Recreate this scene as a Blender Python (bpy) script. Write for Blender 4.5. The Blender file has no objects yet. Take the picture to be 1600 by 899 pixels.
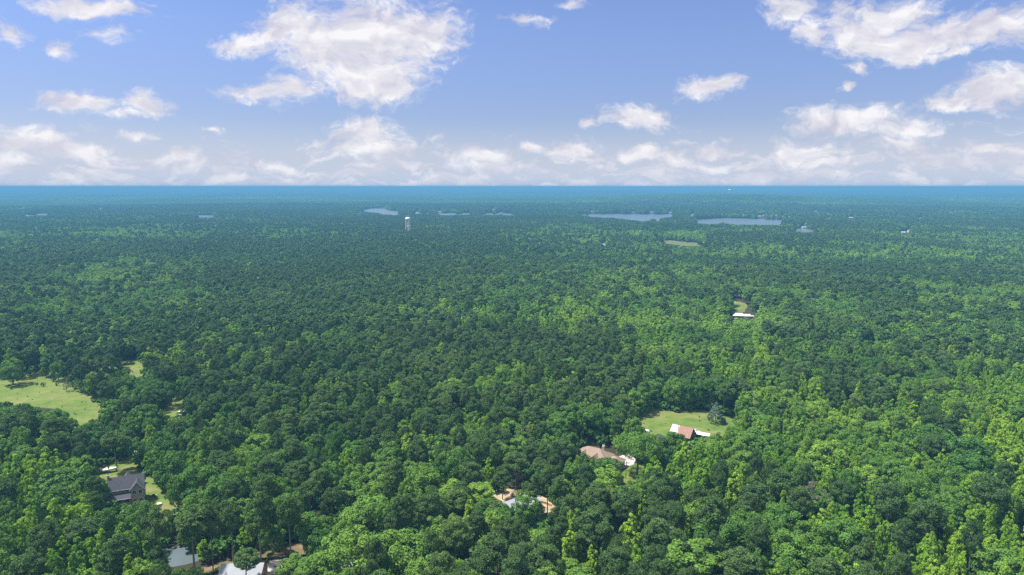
import bpy, bmesh, math, random
import numpy as np
from mathutils import Vector, Matrix

scene = bpy.context.scene
COL = scene.collection
PI = math.pi
R = math.radians

# ------------------------------------------------------------------ camera
CAM_H = 120.0
PITCH = R(8.40)
F = 1067.0                       # focal length in pixels of the 1600 px wide photograph
cam_d = bpy.data.cameras.new('camera')
cam = bpy.data.objects.new('camera', cam_d)
COL.objects.link(cam)
cam.location = (0, 0, CAM_H)
cam.rotation_euler = (PI / 2 - PITCH, 0, 0)
cam_d.sensor_width = 36.0
cam_d.lens = 36.0 * F / 1600.0
cam_d.clip_start = 1.0
cam_d.clip_end = 80000.0
scene.camera = cam

# ------------------------------------------------------------------ light
SUN_EL, SUN_AZ = R(62), R(-82)   # azimuth from +Y (the view direction), towards +X positive
sun_d = bpy.data.lights.new('sun', 'SUN')
sun_d.energy = 4.9
sun_d.angle = R(4)
sun_d.color = (1.0, 0.95, 0.87)
sun = bpy.data.objects.new('sun', sun_d)
COL.objects.link(sun)
sdir = Vector((math.sin(SUN_AZ) * math.cos(SUN_EL), math.cos(SUN_AZ) * math.cos(SUN_EL), math.sin(SUN_EL)))
sun.rotation_euler = sdir.to_track_quat('Z', 'Y').to_euler()

scene.view_settings.view_transform = 'Standard'
scene.view_settings.look = 'None'
scene.view_settings.exposure = 0.84
scene.view_settings.gamma = 1.0
scene.view_settings.use_curve_mapping = False
scene.render.engine = 'CYCLES'
cy = scene.cycles
cy.max_bounces = 5
cy.diffuse_bounces = 2
cy.glossy_bounces = 2
cy.transmission_bounces = 3
cy.volume_bounces = 0
cy.transparent_max_bounces = 4
cy.use_denoising = False
cy.use_adaptive_sampling = False
cy.caustics_reflective = False
cy.caustics_refractive = False


def px_dir(x, y):
    dx, dy = (x - 800.0) / F, (449.5 - y) / F
    c, s = math.cos(PITCH), math.sin(PITCH)
    v = np.array([dx, c + s * dy, -s + c * dy])
    return v / np.linalg.norm(v)


def at(x, y, z=0.0):
    """world point on the level z seen at photograph pixel (x, y)"""
    d = px_dir(x, y)
    t = (z - CAM_H) / d[2]
    return np.array([d[0] * t, d[1] * t, z])


def project(P):
    P = np.atleast_2d(P)
    c, s = math.cos(PITCH), math.sin(PITCH)
    y, z = P[:, 1], P[:, 2] - CAM_H
    f = c * y - s * z
    u = s * y + c * z
    f = np.where(f < 1, 1, f)
    return 800 + F * P[:, 0] / f, 449.5 - F * u / f, f


# ------------------------------------------------------------------ node helpers
class NT:
    def __init__(self, tree):
        self.t = tree
        self.t.nodes.clear()

    def n(self, typ, **kw):
        nd = self.t.nodes.new(typ)
        for k, v in kw.items():
            setattr(nd, k, v)
        return nd

    def l(self, a, b):
        self.t.links.new(a, b)

    def val(self, sock, v):
        if isinstance(v, bpy.types.NodeSocket):
            self.l(v, sock)
        else:
            sock.default_value = v

    def math(self, op, a, b=None, c=None, clamp=False):
        nd = self.n('ShaderNodeMath', operation=op, use_clamp=clamp)
        self.val(nd.inputs[0], a)
        if b is not None:
            self.val(nd.inputs[1], b)
        if c is not None:
            self.val(nd.inputs[2], c)
        return nd.outputs[0]

    def vmath(self, op, a, b=None):
        nd = self.n('ShaderNodeVectorMath', operation=op)
        self.val(nd.inputs[0], a)
        if b is not None:
            self.val(nd.inputs[1], b)
        return nd.outputs['Value'] if op in ('LENGTH', 'DOT_PRODUCT') else nd.outputs[0]

    def noise(self, vec, scale, detail=4, rough=0.55, dist=0.0, color=False):
        nd = self.n('ShaderNodeTexNoise')
        if vec is not None:
            self.l(vec, nd.inputs['Vector'])
        nd.inputs['Scale'].default_value = scale
        nd.inputs['Detail'].default_value = detail
        nd.inputs['Roughness'].default_value = rough
        nd.inputs['Distortion'].default_value = dist
        return nd.outputs['Color' if color else 'Fac']

    def mix(self, f, a, b, typ='MIX'):
        nd = self.n('ShaderNodeMix', data_type='RGBA', blend_type=typ)
        self.val(nd.inputs[0], f)
        for i, v in ((6, a), (7, b)):
            if isinstance(v, bpy.types.NodeSocket):
                self.l(v, nd.inputs[i])
            else:
                nd.inputs[i].default_value = (*v, 1)
        return nd.outputs[2]

    def ramp(self, fac, stops, interp='LINEAR'):
        nd = self.n('ShaderNodeValToRGB')
        cr = nd.color_ramp
        cr.interpolation = interp
        while len(cr.elements) < len(stops):
            cr.elements.new(0.5)
        for e, (p, c) in zip(cr.elements, stops):
            e.position = p
            e.color = (*c, 1)
        self.l(fac, nd.inputs[0])
        return nd.outputs[0]

    def mapr(self, v, a, b, c=0.0, d=1.0, smooth=False):
        nd = self.n('ShaderNodeMapRange')
        if smooth:
            nd.interpolation_type = 'SMOOTHSTEP'
        self.l(v, nd.inputs[0])
        for i, x in enumerate((a, b, c, d)):
            nd.inputs[i + 1].default_value = x
        return nd.outputs[0]


# ------------------------------------------------------------------ world
SKY_STRENGTH = 0.11
world = bpy.data.worlds.new('World')
scene.world = world
world.use_nodes = True
w = NT(world.node_tree)
sky = w.n('ShaderNodeTexSky', sky_type='NISHITA')
sky.sun_disc = False
sky.sun_elevation = SUN_EL
sky.sun_rotation = SUN_AZ
sky.altitude = 200
sky.air_density = 1.0
sky.dust_density = 0.3
sky.ozone_density = 1.5
tc = w.n('ShaderNodeTexCoord')
sep = w.n('ShaderNodeSeparateXYZ')
w.l(tc.outputs['Generated'], sep.inputs[0])
az = w.math('ARCTAN2', sep.outputs[0], sep.outputs[1])
el = w.math('ARCSINE', sep.outputs[2])
uv = w.n('ShaderNodeCombineXYZ')
w.l(az, uv.inputs[0])
w.l(el, uv.inputs[1])
uv = uv.outputs[0]
# domain warp
wn1 = w.vmath('SUBTRACT', w.noise(uv, 9, 3, 0.5, color=True), (0.5, 0.5, 0.5))
wn2 = w.vmath('SUBTRACT', w.noise(uv, 38, 4, 0.6, color=True), (0.5, 0.5, 0.5))
p = w.vmath('ADD', uv, w.vmath('MULTIPLY', wn1, (0.10, 0.055, 0)))
p = w.vmath('ADD', p, w.vmath('MULTIPLY', wn2, (0.022, 0.016, 0)))
# cumulus puffs: photo x, y, half width, half height, strength
CL = [
 (590, 60, 95, 62, 1.0), (520, 75, 70, 60, 1.0), (650, 50, 62, 42, 1.0), (570, 125, 80, 38, 1.0), (470, 40, 55, 40, .95),
 (390, 68, 55, 15, .8), (440, 55, 50, 26, .8), (405, 142, 50, 15, .8), (600, 145, 45, 18, .8), (450, 140, 40, 20, .7),
 (150, 8, 72, 16, 1.0), (125, 158, 52, 17, .95), (235, 163, 34, 17, 1.0), (205, 176, 40, 9, .6), (225, 209, 32, 7, .65),
 (95, 74, 22, 16, .6), (15, 40, 26, 16, .55), (170, 55, 24, 13, .35), (70, 160, 24, 12, .3),
 (60, 218, 62, 18, .95), (120, 232, 60, 16, .9), (10, 245, 40, 12, .8), (275, 247, 36, 11, .9), (160, 248, 40, 8, .7),
 (575, 205, 55, 24, .95), (600, 232, 60, 20, .85), (560, 235, 40, 14, .7), (440, 255, 40, 12, .8), (345, 207, 22, 5, .45),
 (1350, 55, 60, 34, 1.0), (1410, 65, 62, 30, 1.0), (1240, 22, 42, 24, .9), (1268, 55, 26, 22, .85), (1480, 50, 70, 30, .95),
 (1560, 40, 60, 32, .95), (1400, 15, 60, 26, .9), (1320, 20, 30, 26, .5), (1490, 78, 40, 12, .9), (1395, 92, 24, 10, .8),
 (1105, 140, 42, 16, .85), (995, 186, 50, 18, 1.0), (930, 192, 12, 9, .7), (1328, 111, 18, 9, .8), (1316, 142, 13, 8, .75),
 (820, 32, 34, 8, .55), (895, 4, 26, 8, .6), (1135, 133, 22, 6, .7),
 (1560, 140, 62, 32, 1.0), (1500, 160, 50, 18, .95), (1590, 120, 30, 22, .9),
 (1340, 195, 70, 22, .95), (1420, 205, 50, 20, .85), (1290, 190, 50, 18, .8), (1400, 230, 46, 12, .7), (1105, 229, 26, 12, .95),
 (1250, 240, 40, 20, .95), (1290, 255, 60, 12, .8), (1560, 235, 60, 12, .8), (1480, 245, 50, 9, .7),
 (890, 230, 46, 13, .95), (828, 228, 22, 9, .85), (760, 243, 34, 13, .95), (1000, 244, 34, 12, .95), (1045, 248, 30, 12, .85),
 (910, 246, 50, 8, .7), (1110, 258, 36, 8, .75), (760, 258, 60, 9, .6),
]
field = None
for (cx, cyy, rx, ry, st) in CL:
    d = px_dir(cx, cyy)
    u0, v0 = math.atan2(d[0], d[1]), math.asin(d[2])
    cosf = math.cos(math.atan((cx - 800) / F))
    q = w.vmath('SUBTRACT', p, (u0, v0, 0))
    q = w.vmath('MULTIPLY', q, (F / (rx * 1.34) / cosf, F / (ry * 1.34) / cosf, 0))
    ln = w.vmath('LENGTH', q)
    e = w.math('MULTIPLY_ADD', ln, -st, st)
    field = e if field is None else w.math('SMOOTH_MAX', field, e, 0.12)
# general low cloud bank towards the horizon
st_uv = w.vmath('MULTIPLY', p, (1.0, 3.2, 1.0))
bank = w.noise(st_uv, 16, 6, 0.6)
bank_env = w.mapr(el, 0.11, 0.012, 0.0, 1.0)
bankf = w.math('MULTIPLY', w.mapr(bank, 0.40, 0.70), w.mapr(el, 0.105, 0.01, -0.05, 1.05))
detail = w.noise(w.vmath('MULTIPLY', p, (1, 1.5, 1)), 60, 8, 0.62)
fine = w.math('MULTIPLY_ADD', w.math('SUBTRACT', detail, 0.5), 1.25, field)
bfine = w.math('MULTIPLY_ADD', w.math('SUBTRACT', detail, 0.5), 0.7, bankf)
mask = w.mapr(fine, 0.0, 0.66, 0, 0.97, True)
bmask = w.mapr(bfine, 0.15, 0.65, 0, 0.9, True)
allmask = w.math('MAXIMUM', mask, bmask)
# relief of the puffs: density difference towards the light (up and left)
lift = w.noise(w.vmath('MULTIPLY', w.vmath('ADD', p, (-0.005, 0.014, 0)), (1, 1.5, 1)), 17, 5, 0.52)
low = w.noise(w.vmath('MULTIPLY', p, (1, 1.5, 1)), 17, 5, 0.52)
relief = w.math('MULTIPLY_ADD', w.math('SUBTRACT', low, lift), 2.6, 0.58)
relief = w.math('ADD', relief, w.math('MULTIPLY_ADD', mask, 0.10, w.math('MULTIPLY', w.math('SUBTRACT', detail, 0.5), 0.35)), clamp=True)
ccol = w.ramp(relief, [(0.0, (0.32, 0.325, 0.39)), (0.45, (0.405, 0.40, 0.45)), (0.8, (0.485, 0.475, 0.50)), (1.0, (0.545, 0.535, 0.55))])
# clouds sink into the pale air near the horizon
air = w.mapr(el, 0.06, 0.0, 0.0, 0.45)
ccol = w.mix(air, ccol, (0.39, 0.41, 0.47))
skyc = w.mix(1.0, sky.outputs[0], (SKY_STRENGTH * 0.55, SKY_STRENGTH * 0.56, SKY_STRENGTH * 0.73), 'MULTIPLY')
skyc = w.mix(w.mapr(el, 0.24, 0.06, 0.0, 1.0, True), skyc, w.mix(1.0, skyc, (0.80, 0.78, 0.80), 'MULTIPLY'))
skyc = w.mix(w.mapr(el, 0.10, 0.0, 0.0, 0.95, True), skyc, (0.325, 0.360, 0.445))
final = w.mix(allmask, skyc, ccol)
# added broken cloud cover, unseen above the frame, to raise and whiten fill light
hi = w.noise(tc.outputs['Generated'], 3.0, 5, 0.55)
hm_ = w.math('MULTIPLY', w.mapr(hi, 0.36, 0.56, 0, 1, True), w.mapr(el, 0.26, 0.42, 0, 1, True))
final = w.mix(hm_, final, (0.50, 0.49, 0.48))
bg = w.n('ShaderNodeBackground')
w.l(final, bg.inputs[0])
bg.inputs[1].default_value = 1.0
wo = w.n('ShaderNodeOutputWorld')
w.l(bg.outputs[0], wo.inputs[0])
world.cycles.sampling_method = 'MANUAL'
world.cycles.sample_map_resolution = 512


# ------------------------------------------------------------------ materials
def mat(name, col, rough=0.8, metal=0.0, var=0.15, vscale=1.5, bump=0.0, bscale=8.0, col2=None, spec=0.3):
    m = bpy.data.materials.new(name)
    m.use_nodes = True
    n = NT(m.node_tree)
    o = n.n('ShaderNodeOutputMaterial')
    b = n.n('ShaderNodeBsdfPrincipled')
    n.l(b.outputs[0], o.inputs[0])
    t = n.n('ShaderNodeTexCoord')
    f = n.noise(t.outputs['Object'], vscale, 6, 0.6)
    f = n.mapr(f, 0.3, 0.7)
    c2 = col2 or tuple(max(0, c * (1 - 2 * var)) for c in col)
    n.l(n.mix(f, c2, col), b.inputs['Base Color'])
    b.inputs['Roughness'].default_value = rough
    b.inputs['Metallic'].default_value = metal
    b.inputs['Specular IOR Level'].default_value = spec
    if bump:
        bm_ = n.n('ShaderNodeBump')
        bm_.inputs['Strength'].default_value = bump
        bm_.inputs['Distance'].default_value = 0.1
        n.l(n.noise(t.outputs['Object'], bscale, 5, 0.6), bm_.inputs['Height'])
        n.l(bm_.outputs[0], b.inputs['Normal'])
    return m


def foliage(name, stops, lv_gain=0.9, trans=0.28, far=False):
    """leaves; the tone comes from the per-tree value «tint», a bit of per-leaf variation from «lv»"""
    m = bpy.data.materials.new(name)
    m.use_nodes = True
    n = NT(m.node_tree)
    o = n.n('ShaderNodeOutputMaterial')
    if far:
        a = n.n('ShaderNodeAttribute', attribute_type='GEOMETRY', attribute_name='hue')
        col = a.outputs['Color']
        tnt = n.n('ShaderNodeAttribute', attribute_type='INSTANCER', attribute_name='tint')
        k = n.mapr(tnt.outputs['Fac'], 0, 1, 0.75, 1.3)
        mm = n.vmath('MULTIPLY', col, n.n('ShaderNodeCombineXYZ').outputs[0]) if False else None
        sc = n.n('ShaderNodeVectorMath', operation='SCALE')
        n.l(col, sc.inputs[0])
        n.l(k, sc.inputs['Scale'])
        col = sc.outputs[0]
    else:
        tnt = n.n('ShaderNodeAttribute', attribute_type='INSTANCER', attribute_name='tint')
        col = n.ramp(tnt.outputs['Fac'], stops)
        lv = n.n('ShaderNodeAttribute', attribute_type='GEOMETRY', attribute_name='lv')
        k = n.mapr(lv.outputs['Fac'], 0, 1, 1 - lv_gain * 0.5, 1 + lv_gain * 0.5)
        sc = n.n('ShaderNodeVectorMath', operation='SCALE')
        n.l(col, sc.inputs[0])
        n.l(k, sc.inputs['Scale'])
        col = sc.outputs[0]
    d = n.n('ShaderNodeBsdfPrincipled')
    n.l(col, d.inputs['Base Color'])
    d.inputs['Roughness'].default_value = 0.65
    d.inputs['Specular IOR Level'].default_value = 0.10
    tr = n.n('ShaderNodeBsdfTranslucent')
    n.l(n.mix(1.0, col, (1.25, 1.25, 0.7), 'MULTIPLY'), tr.inputs[0])
    mx = n.n('ShaderNodeMixShader')
    mx.inputs[0].default_value = trans
    n.l(d.outputs[0], mx.inputs[1])
    n.l(tr.outputs[0], mx.inputs[2])
    n.l(mx.outputs[0], o.inputs[0])
    return m


STOPS = {
 'pine':   [(0.0, (0.060, 0.116, 0.038)), (0.5, (0.094, 0.172, 0.047)), (1.0, (0.150, 0.232, 0.062))],
 'oak':    [(0.0, (0.054, 0.142, 0.032)), (0.5, (0.110, 0.226, 0.038)), (1.0, (0.195, 0.330, 0.048))],
 'poplar': [(0.0, (0.105, 0.250, 0.034)), (0.5, (0.182, 0.350, 0.038)), (1.0, (0.305, 0.470, 0.048))],
}
M = {
 'pine_leaf': foliage('pine needles', STOPS['pine'], 0.8, 0.18),
 'oak_leaf': foliage('oak leaves', STOPS['oak'], 0.9, 0.25),
 'poplar_leaf': foliage('poplar leaves', STOPS['poplar'], 0.9, 0.32),
 'silver_leaf': foliage('silver needles', [(0, (0.10, 0.15, 0.12)), (1, (0.16, 0.21, 0.17))], 0.7, 0.1),
 'dead_leaf': foliage('grey twigs', [(0, (0.15, 0.15, 0.12)), (1, (0.19, 0.20, 0.15))], 0.7, 0.1),
 'far_leaf': foliage('distant leaves', None, far=True),
 'bark': mat('bark', (0.17, 0.14, 0.115), 0.9, var=0.25, vscale=2, bump=0.5),
 'pine_bark': mat('pine bark', (0.30, 0.255, 0.215), 0.9, var=0.2, vscale=2, bump=0.5),
 'roof_dark': mat('dark shingles', (0.075, 0.080, 0.100), 0.85, var=0.12, vscale=1.2, bump=0.3, bscale=12),
 'roof_tan': mat('tan shingles', (0.30, 0.225, 0.175), 0.85, var=0.12, vscale=1.2, bump=0.3, bscale=12),
 'stone': mat('stone cladding', (0.42, 0.36, 0.30), 0.9, var=0.25, vscale=3.5, bump=0.6, bscale=5),
 'siding': mat('tan siding', (0.42, 0.36, 0.30), 0.8, var=0.08),
 'white': mat('white paint', (0.66, 0.66, 0.66), 0.55, var=0.04),
 'glass': mat('window glass', (0.03, 0.035, 0.045), 0.12, var=0.1, spec=0.6),
 'metal_roof': mat('galvanised metal roof', (0.36, 0.385, 0.44), 0.7, 0.0, var=0.05, vscale=0.5),
 'white_roof': mat('pale metal roof', (0.33, 0.355, 0.40), 0.7, 0.0, var=0.05, vscale=0.5),
 'osb': mat('raw wood sheathing', (0.55, 0.32, 0.17), 0.85, var=0.12, vscale=2),
 'barn_wood': mat('weathered barn boards', (0.115, 0.105, 0.12), 0.9, var=0.3, vscale=1.4, bump=0.4),
 'brick': mat('brown brick', (0.30, 0.17, 0.12), 0.9, var=0.2, vscale=4),
 'black': mat('black plastic', (0.018, 0.019, 0.022), 0.5, var=0.1),
 'concrete': mat('concrete', (0.44, 0.41, 0.40), 0.9, var=0.06, vscale=0.4),
 'wood': mat('grey wood post', (0.16, 0.12, 0.10), 0.9, var=0.2),
 'red_metal': mat('reddish brown metal', (0.20, 0.10, 0.085), 0.7, var=0.2),
 'boat': mat('white gelcoat', (0.78, 0.77, 0.73), 0.3, var=0.05, spec=0.5),
 'boat_dark': mat('boat bottom paint', (0.16, 0.15, 0.13), 0.5, var=0.1),
 'rubber': mat('rubber', (0.02, 0.02, 0.02), 0.9, var=0.1),
 'tower': mat('tower white paint', (0.85, 0.85, 0.83), 0.5, var=0.05, vscale=0.3),
}

# rusty tin roof: pale bare sheets at one end, rust patches over the rest
m = bpy.data.materials.new('rusty tin roof')
m.use_nodes = True
n = NT(m.node_tree)
o_ = n.n('ShaderNodeOutputMaterial'); b_ = n.n('ShaderNodeBsdfPrincipled'); n.l(b_.outputs[0], o_.inputs[0])
t_ = n.n('ShaderNodeTexCoord'); s_ = n.n('ShaderNodeSeparateXYZ'); n.l(t_.outputs['Object'], s_.inputs[0])
f_ = n.noise(n.vmath('MULTIPLY', t_.outputs['Object'], (1, 0.3, 0.3)), 1.5, 7, 0.7)
g_ = n.math('ADD', n.mapr(s_.outputs[0], -4.2, -1.0, -0.35, 0.12), f_)
g_ = n.mapr(g_, 0.37, 0.54)
rust = n.ramp(n.noise(t_.outputs['Object'], 3, 6, 0.7), [(0.3, (0.15, 0.06, 0.045)), (0.7, (0.36, 0.19, 0.14))])
n.l(n.mix(g_, (0.58, 0.57, 0.58), rust), b_.inputs['Base Color']); b_.inputs['Roughness'].default_value = 0.7
M['rust_roof'] = m


def ground_mat(name, kind):
    m = bpy.data.materials.new(name)
    m.use_nodes = True
    n = NT(m.node_tree)
    o = n.n('ShaderNodeOutputMaterial'); b = n.n('ShaderNodeBsdfPrincipled'); n.l(b.outputs[0], o.inputs[0])
    b.inputs['Roughness'].default_value = 0.95
    b.inputs['Specular IOR Level'].default_value = 0.1
    g = n.n('ShaderNodeNewGeometry')
    P = g.outputs['Position']
    big = n.noise(P, 0.035, 4, 0.55, 0.6)
    med = n.noise(P, 0.16, 8, 0.72)
    sm = n.noise(P, 2.2, 6, 0.7)
    bd, bs = 0.15, 0.6
    if kind == 'floor':
        c = n.mix(n.mapr(med, 0.35, 0.65), (0.030, 0.034, 0.018), (0.060, 0.045, 0.030))
    elif kind == 'grass':
        c = n.ramp(n.math('MULTIPLY_ADD', med, 0.5, n.math('MULTIPLY', big, 0.5)),
                   [(0.34, (0.080, 0.135, 0.028)), (0.46, (0.135, 0.190, 0.040)), (0.54, (0.185, 0.215, 0.062)), (0.62, (0.26, 0.235, 0.11))])
        c = n.mix(n.mapr(sm, 0.3, 0.75, 0.0, 0.45), c, (0.055, 0.095, 0.025))
        bd, bs = 0.3, 0.8
    elif kind == 'dry':
        c = n.mix(n.mapr(med, 0.35, 0.65), (0.07, 0.11, 0.035), (0.17, 0.155, 0.085))
    elif kind == 'lawn':
        c = n.ramp(n.math('MULTIPLY_ADD', med, 0.6, n.math('MULTIPLY', big, 0.4)),
                   [(0.34, (0.058, 0.110, 0.022)), (0.46, (0.105, 0.170, 0.032)), (0.54, (0.155, 0.195, 0.048)), (0.62, (0.23, 0.20, 0.10))])
        c = n.mix(n.mapr(sm, 0.3, 0.75, 0.0, 0.35), c, (0.045, 0.085, 0.022))
    elif kind == 'sand':
        c = n.ramp(n.math('MULTIPLY_ADD', med, 0.6, n.math('MULTIPLY', sm, 0.4)),
                   [(0.36, (0.14, 0.135, 0.06)), (0.46, (0.33, 0.26, 0.16)), (0.60, (0.48, 0.39, 0.27))])
    elif kind == 'clay':
        c = n.ramp(n.math('MULTIPLY_ADD', med, 0.6, n.math('MULTIPLY', sm, 0.4)),
                   [(0.38, (0.085, 0.10, 0.035)), (0.48, (0.12, 0.11, 0.05)), (0.56, (0.20, 0.14, 0.09)), (0.66, (0.34, 0.27, 0.20))])
    elif kind == 'gravel':
        c = n.mix(n.mapr(sm, 0.3, 0.7), (0.38, 0.35, 0.31), (0.60, 0.57, 0.53))
    n.l(c, b.inputs['Base Color'])
    bm_ = n.n('ShaderNodeBump')
    bm_.inputs['Strength'].default_value = bs
    bm_.inputs['Distance'].default_value = bd
    n.l(sm, bm_.inputs['Height'])
    n.l(bm_.outputs[0], b.inputs['Normal'])
    return m


GM = {k: ground_mat(k, k) for k in ('floor', 'grass', 'lawn', 'sand', 'clay', 'gravel', 'dry')}
m = bpy.data.materials.new('water')
m.use_nodes = True
n = NT(m.node_tree)
o_ = n.n('ShaderNodeOutputMaterial'); b_ = n.n('ShaderNodeBsdfPrincipled'); n.l(b_.outputs[0], o_.inputs[0])
b_.inputs['Base Color'].default_value = (0.10, 0.13, 0.14, 1)
b_.inputs['Roughness'].default_value = 0.3
b_.inputs['IOR'].default_value = 1.33
bm_ = n.n('ShaderNodeBump'); bm_.inputs['Strength'].default_value = 0.12; bm_.inputs['Distance'].default_value = 0.2
g_ = n.n('ShaderNodeNewGeometry'); n.l(n.noise(g_.outputs['Position'], 0.8, 4, 0.6), bm_.inputs['Height']); n.l(bm_.outputs[0], b_.inputs['Normal'])
M['water'] = m


# ------------------------------------------------------------------ object helpers
def tag(o, label=None, cat=None, group=None, kind=None):
    if label: o['label'] = label
    if cat: o['category'] = cat
    if group: o['group'] = group
    if kind: o['kind'] = kind
    return o


def link_mesh(name, V, Fc, mats, parent=None, midx=None, smooth=False):
    me = bpy.data.meshes.new(name)
    me.from_pydata([tuple(map(float, v)) for v in V], [], [tuple(int(i) for i in f) for f in Fc])
    for mm in (mats if isinstance(mats, (list, tuple)) else [mats]):
        me.materials.append(mm)
    if midx is not None:
        me.polygons.foreach_set('material_index', midx)
    if smooth:
        me.polygons.foreach_set('use_smooth', [True] * len(me.polygons))
    me.validate()
    o = bpy.data.objects.new(name, me)
    COL.objects.link(o)
    if parent: o.parent = parent
    return o


def thing(name, loc, rz=0.0, label=None, cat=None, group=None):
    o = bpy.data.objects.new(name, None)
    o.empty_display_size = 0.5
    COL.objects.link(o)
    o.location = tuple(map(float, loc))
    o.rotation_euler = (0, 0, rz)
    return tag(o, label, cat, group)


class MB:
    """collects shapes for ONE mesh"""
    def __init__(self):
        self.V, self.F = [], []

    def add(self, V, Fc):
        k = len(self.V)
        self.V += [tuple(v) for v in V]
        self.F += [tuple(i + k for i in f) for f in Fc]
        return self

    def box(self, x0, x1, y0, y1, z0, z1):
        V = [(x, y, z) for z in (z0, z1) for x, y in ((x0, y0), (x1, y0), (x1, y1), (x0, y1))]
        return self.add(V, [(3, 2, 1, 0), (4, 5, 6, 7), (0, 1, 5, 4), (1, 2, 6, 5), (2, 3, 7, 6), (3, 0, 4, 7)])

    def hull(self, pts):
        """convex solid from points"""
        bm = bmesh.new()
        for p_ in pts: bm.verts.new(p_)
        r = bmesh.ops.convex_hull(bm, input=bm.verts)
        bmesh.ops.delete(bm, geom=[e for e in r['geom_interior'] if isinstance(e, bmesh.types.BMVert)], context='VERTS')
        bm.verts.index_update()
        self.add([tuple(v.co) for v in bm.verts], [tuple(v.index for v in f.verts) for f in bm.faces])
        bm.free()
        return self

    def slab(self, pts, t=0.18):
        """a flat polygon (list of points) with thickness t downwards"""
        n_ = len(pts)
        V = list(pts) + [(p_[0], p_[1], p_[2] - t) for p_ in pts]
        Fc = [tuple(range(n_)), tuple(range(2 * n_ - 1, n_ - 1, -1))]
        Fc += [(i, i + n_, (i + 1) % n_ + n_, (i + 1) % n_) for i in range(n_)]
        return self.add(V, Fc)

    def tube(self, pts, rads, seg=8, cap=True):
        pts = [Vector(p_) for p_ in pts]
        V, Fc = [], []
        for i, p_ in enumerate(pts):
            d = (pts[min(i + 1, len(pts) - 1)] - pts[max(i - 1, 0)]).normalized()
            a = d.orthogonal().normalized()
            b = d.cross(a)
            for k in range(seg):
                t = 2 * PI * k / seg
                V.append(p_ + (a * math.cos(t) + b * math.sin(t)) * rads[i])
        for i in range(len(pts) - 1):
            for k in range(seg):
                k2 = (k + 1) % seg
                Fc.append((i * seg + k, i * seg + k2, (i + 1) * seg + k2, (i + 1) * seg + k))
        if cap:
            Fc.append(tuple(range(seg))[::-1])
            Fc.append(tuple((len(pts) - 1) * seg + k for k in range(seg)))
        return self.add(V, Fc)

    def lathe(self, prof, seg=20, cx=0, cy=0):
        V, Fc = [], []
        for r_, z in prof:
            for k in range(seg):
                t = 2 * PI * k / seg
                V.append((cx + r_ * math.cos(t), cy + r_ * math.sin(t), z))
        for i in range(len(prof) - 1):
            for k in range(seg):
                k2 = (k + 1) % seg
                Fc.append((i * seg + k, i * seg + k2, (i + 1) * seg + k2, (i + 1) * seg + k))
        return self.add(V, Fc)

    def build(self, name, material, parent=None, smooth=False):
        return link_mesh(name, self.V, self.F, material, parent, smooth=smooth)


# ------------------------------------------------------------------ terrain
LAKE_A = at(594, 329)
HILL = at(1140, 298.6, 90)


def relief(X, Y):
    X, Y = np.asarray(X, float), np.asarray(Y, float)
    D = np.hypot(X, Y)
    def sst(a, b, v):
        t = np.clip((v - a) / (b - a), 0, 1)
        return t * t * (3 - 2 * t)
    n1 = (np.sin(X / 410 + 1.3) * np.cos(Y / 330 + 0.4) + np.sin((X + Y) / 520 + 2.0)) * 0.5
    n2 = (np.sin(X / 1500 + 0.7 + np.sin(Y / 2100)) * np.cos(Y / 900 + 1.1) + 0.6 * np.sin((X - 1.7 * Y) / 1300 + 0.3)) * 0.6
    mid = sst(850, 1150, D) * (1 - sst(1500, 1750, D)) * (n1 * 3.5)
    ridge = np.sin(Y / 430 + 1.2 * np.sin(X / 1400 + 0.5) + 0.8 * np.sin(X / 610)) * (0.65 + 0.35 * np.sin(X / 900 + Y / 1700))
    far = sst(3000, 4600, D) * (n2 * 9 + n1 * 4 + ridge * 9) + sst(5000, 12000, D) * (np.abs(n2) * 22 + ridge * 14 + 8 * np.sin(X / 2300 + 1))
    far = far * (1 - np.exp(-(((X - LAKE_A[0]) / 700) ** 2 + ((Y - LAKE_A[1]) / 1100) ** 2) ** 2))
    far = far + 40 * np.exp(-(((X - HILL[0]) / 900) ** 2 + ((Y - HILL[1]) / 700) ** 2))
    drop = 0.0
    return mid + far - drop


rad = np.concatenate([[0, 60], np.linspace(120, 3000, 60), np.geomspace(3100, 30000, 80)])
NA = 240
V, Fc = [], []
for r_ in rad:
    t = np.arange(NA) * 2 * PI / NA
    x, y = r_ * np.sin(t), r_ * np.cos(t)
    z = relief(x, y)
    V += list(zip(x, y, z))
for i in range(len(rad) - 1):
    for k in range(NA):
        k2 = (k + 1) % NA
        if i == 0:
            Fc.append((i * NA, (i + 1) * NA + k2, (i + 1) * NA + k))
        else:
            Fc.append((i * NA + k, i * NA + k2, (i + 1) * NA + k2, (i + 1) * NA + k))
ground = link_mesh('ground', V, Fc, GM['floor'])
tag(ground, kind='structure')


def inpoly(x, y, poly):
    x, y = np.asarray(x, float), np.asarray(y, float)
    r_ = np.zeros(x.shape, bool)
    j = len(poly) - 1
    for i in range(len(poly)):
        xi, yi = poly[i]; xj, yj = poly[j]
        if yi != yj:
            c_ = ((yi > y) != (yj > y)) & (x < (xj - xi) * (y - yi) / (yj - yi) + xi)
            r_ ^= c_
        j = i
    return r_


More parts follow.
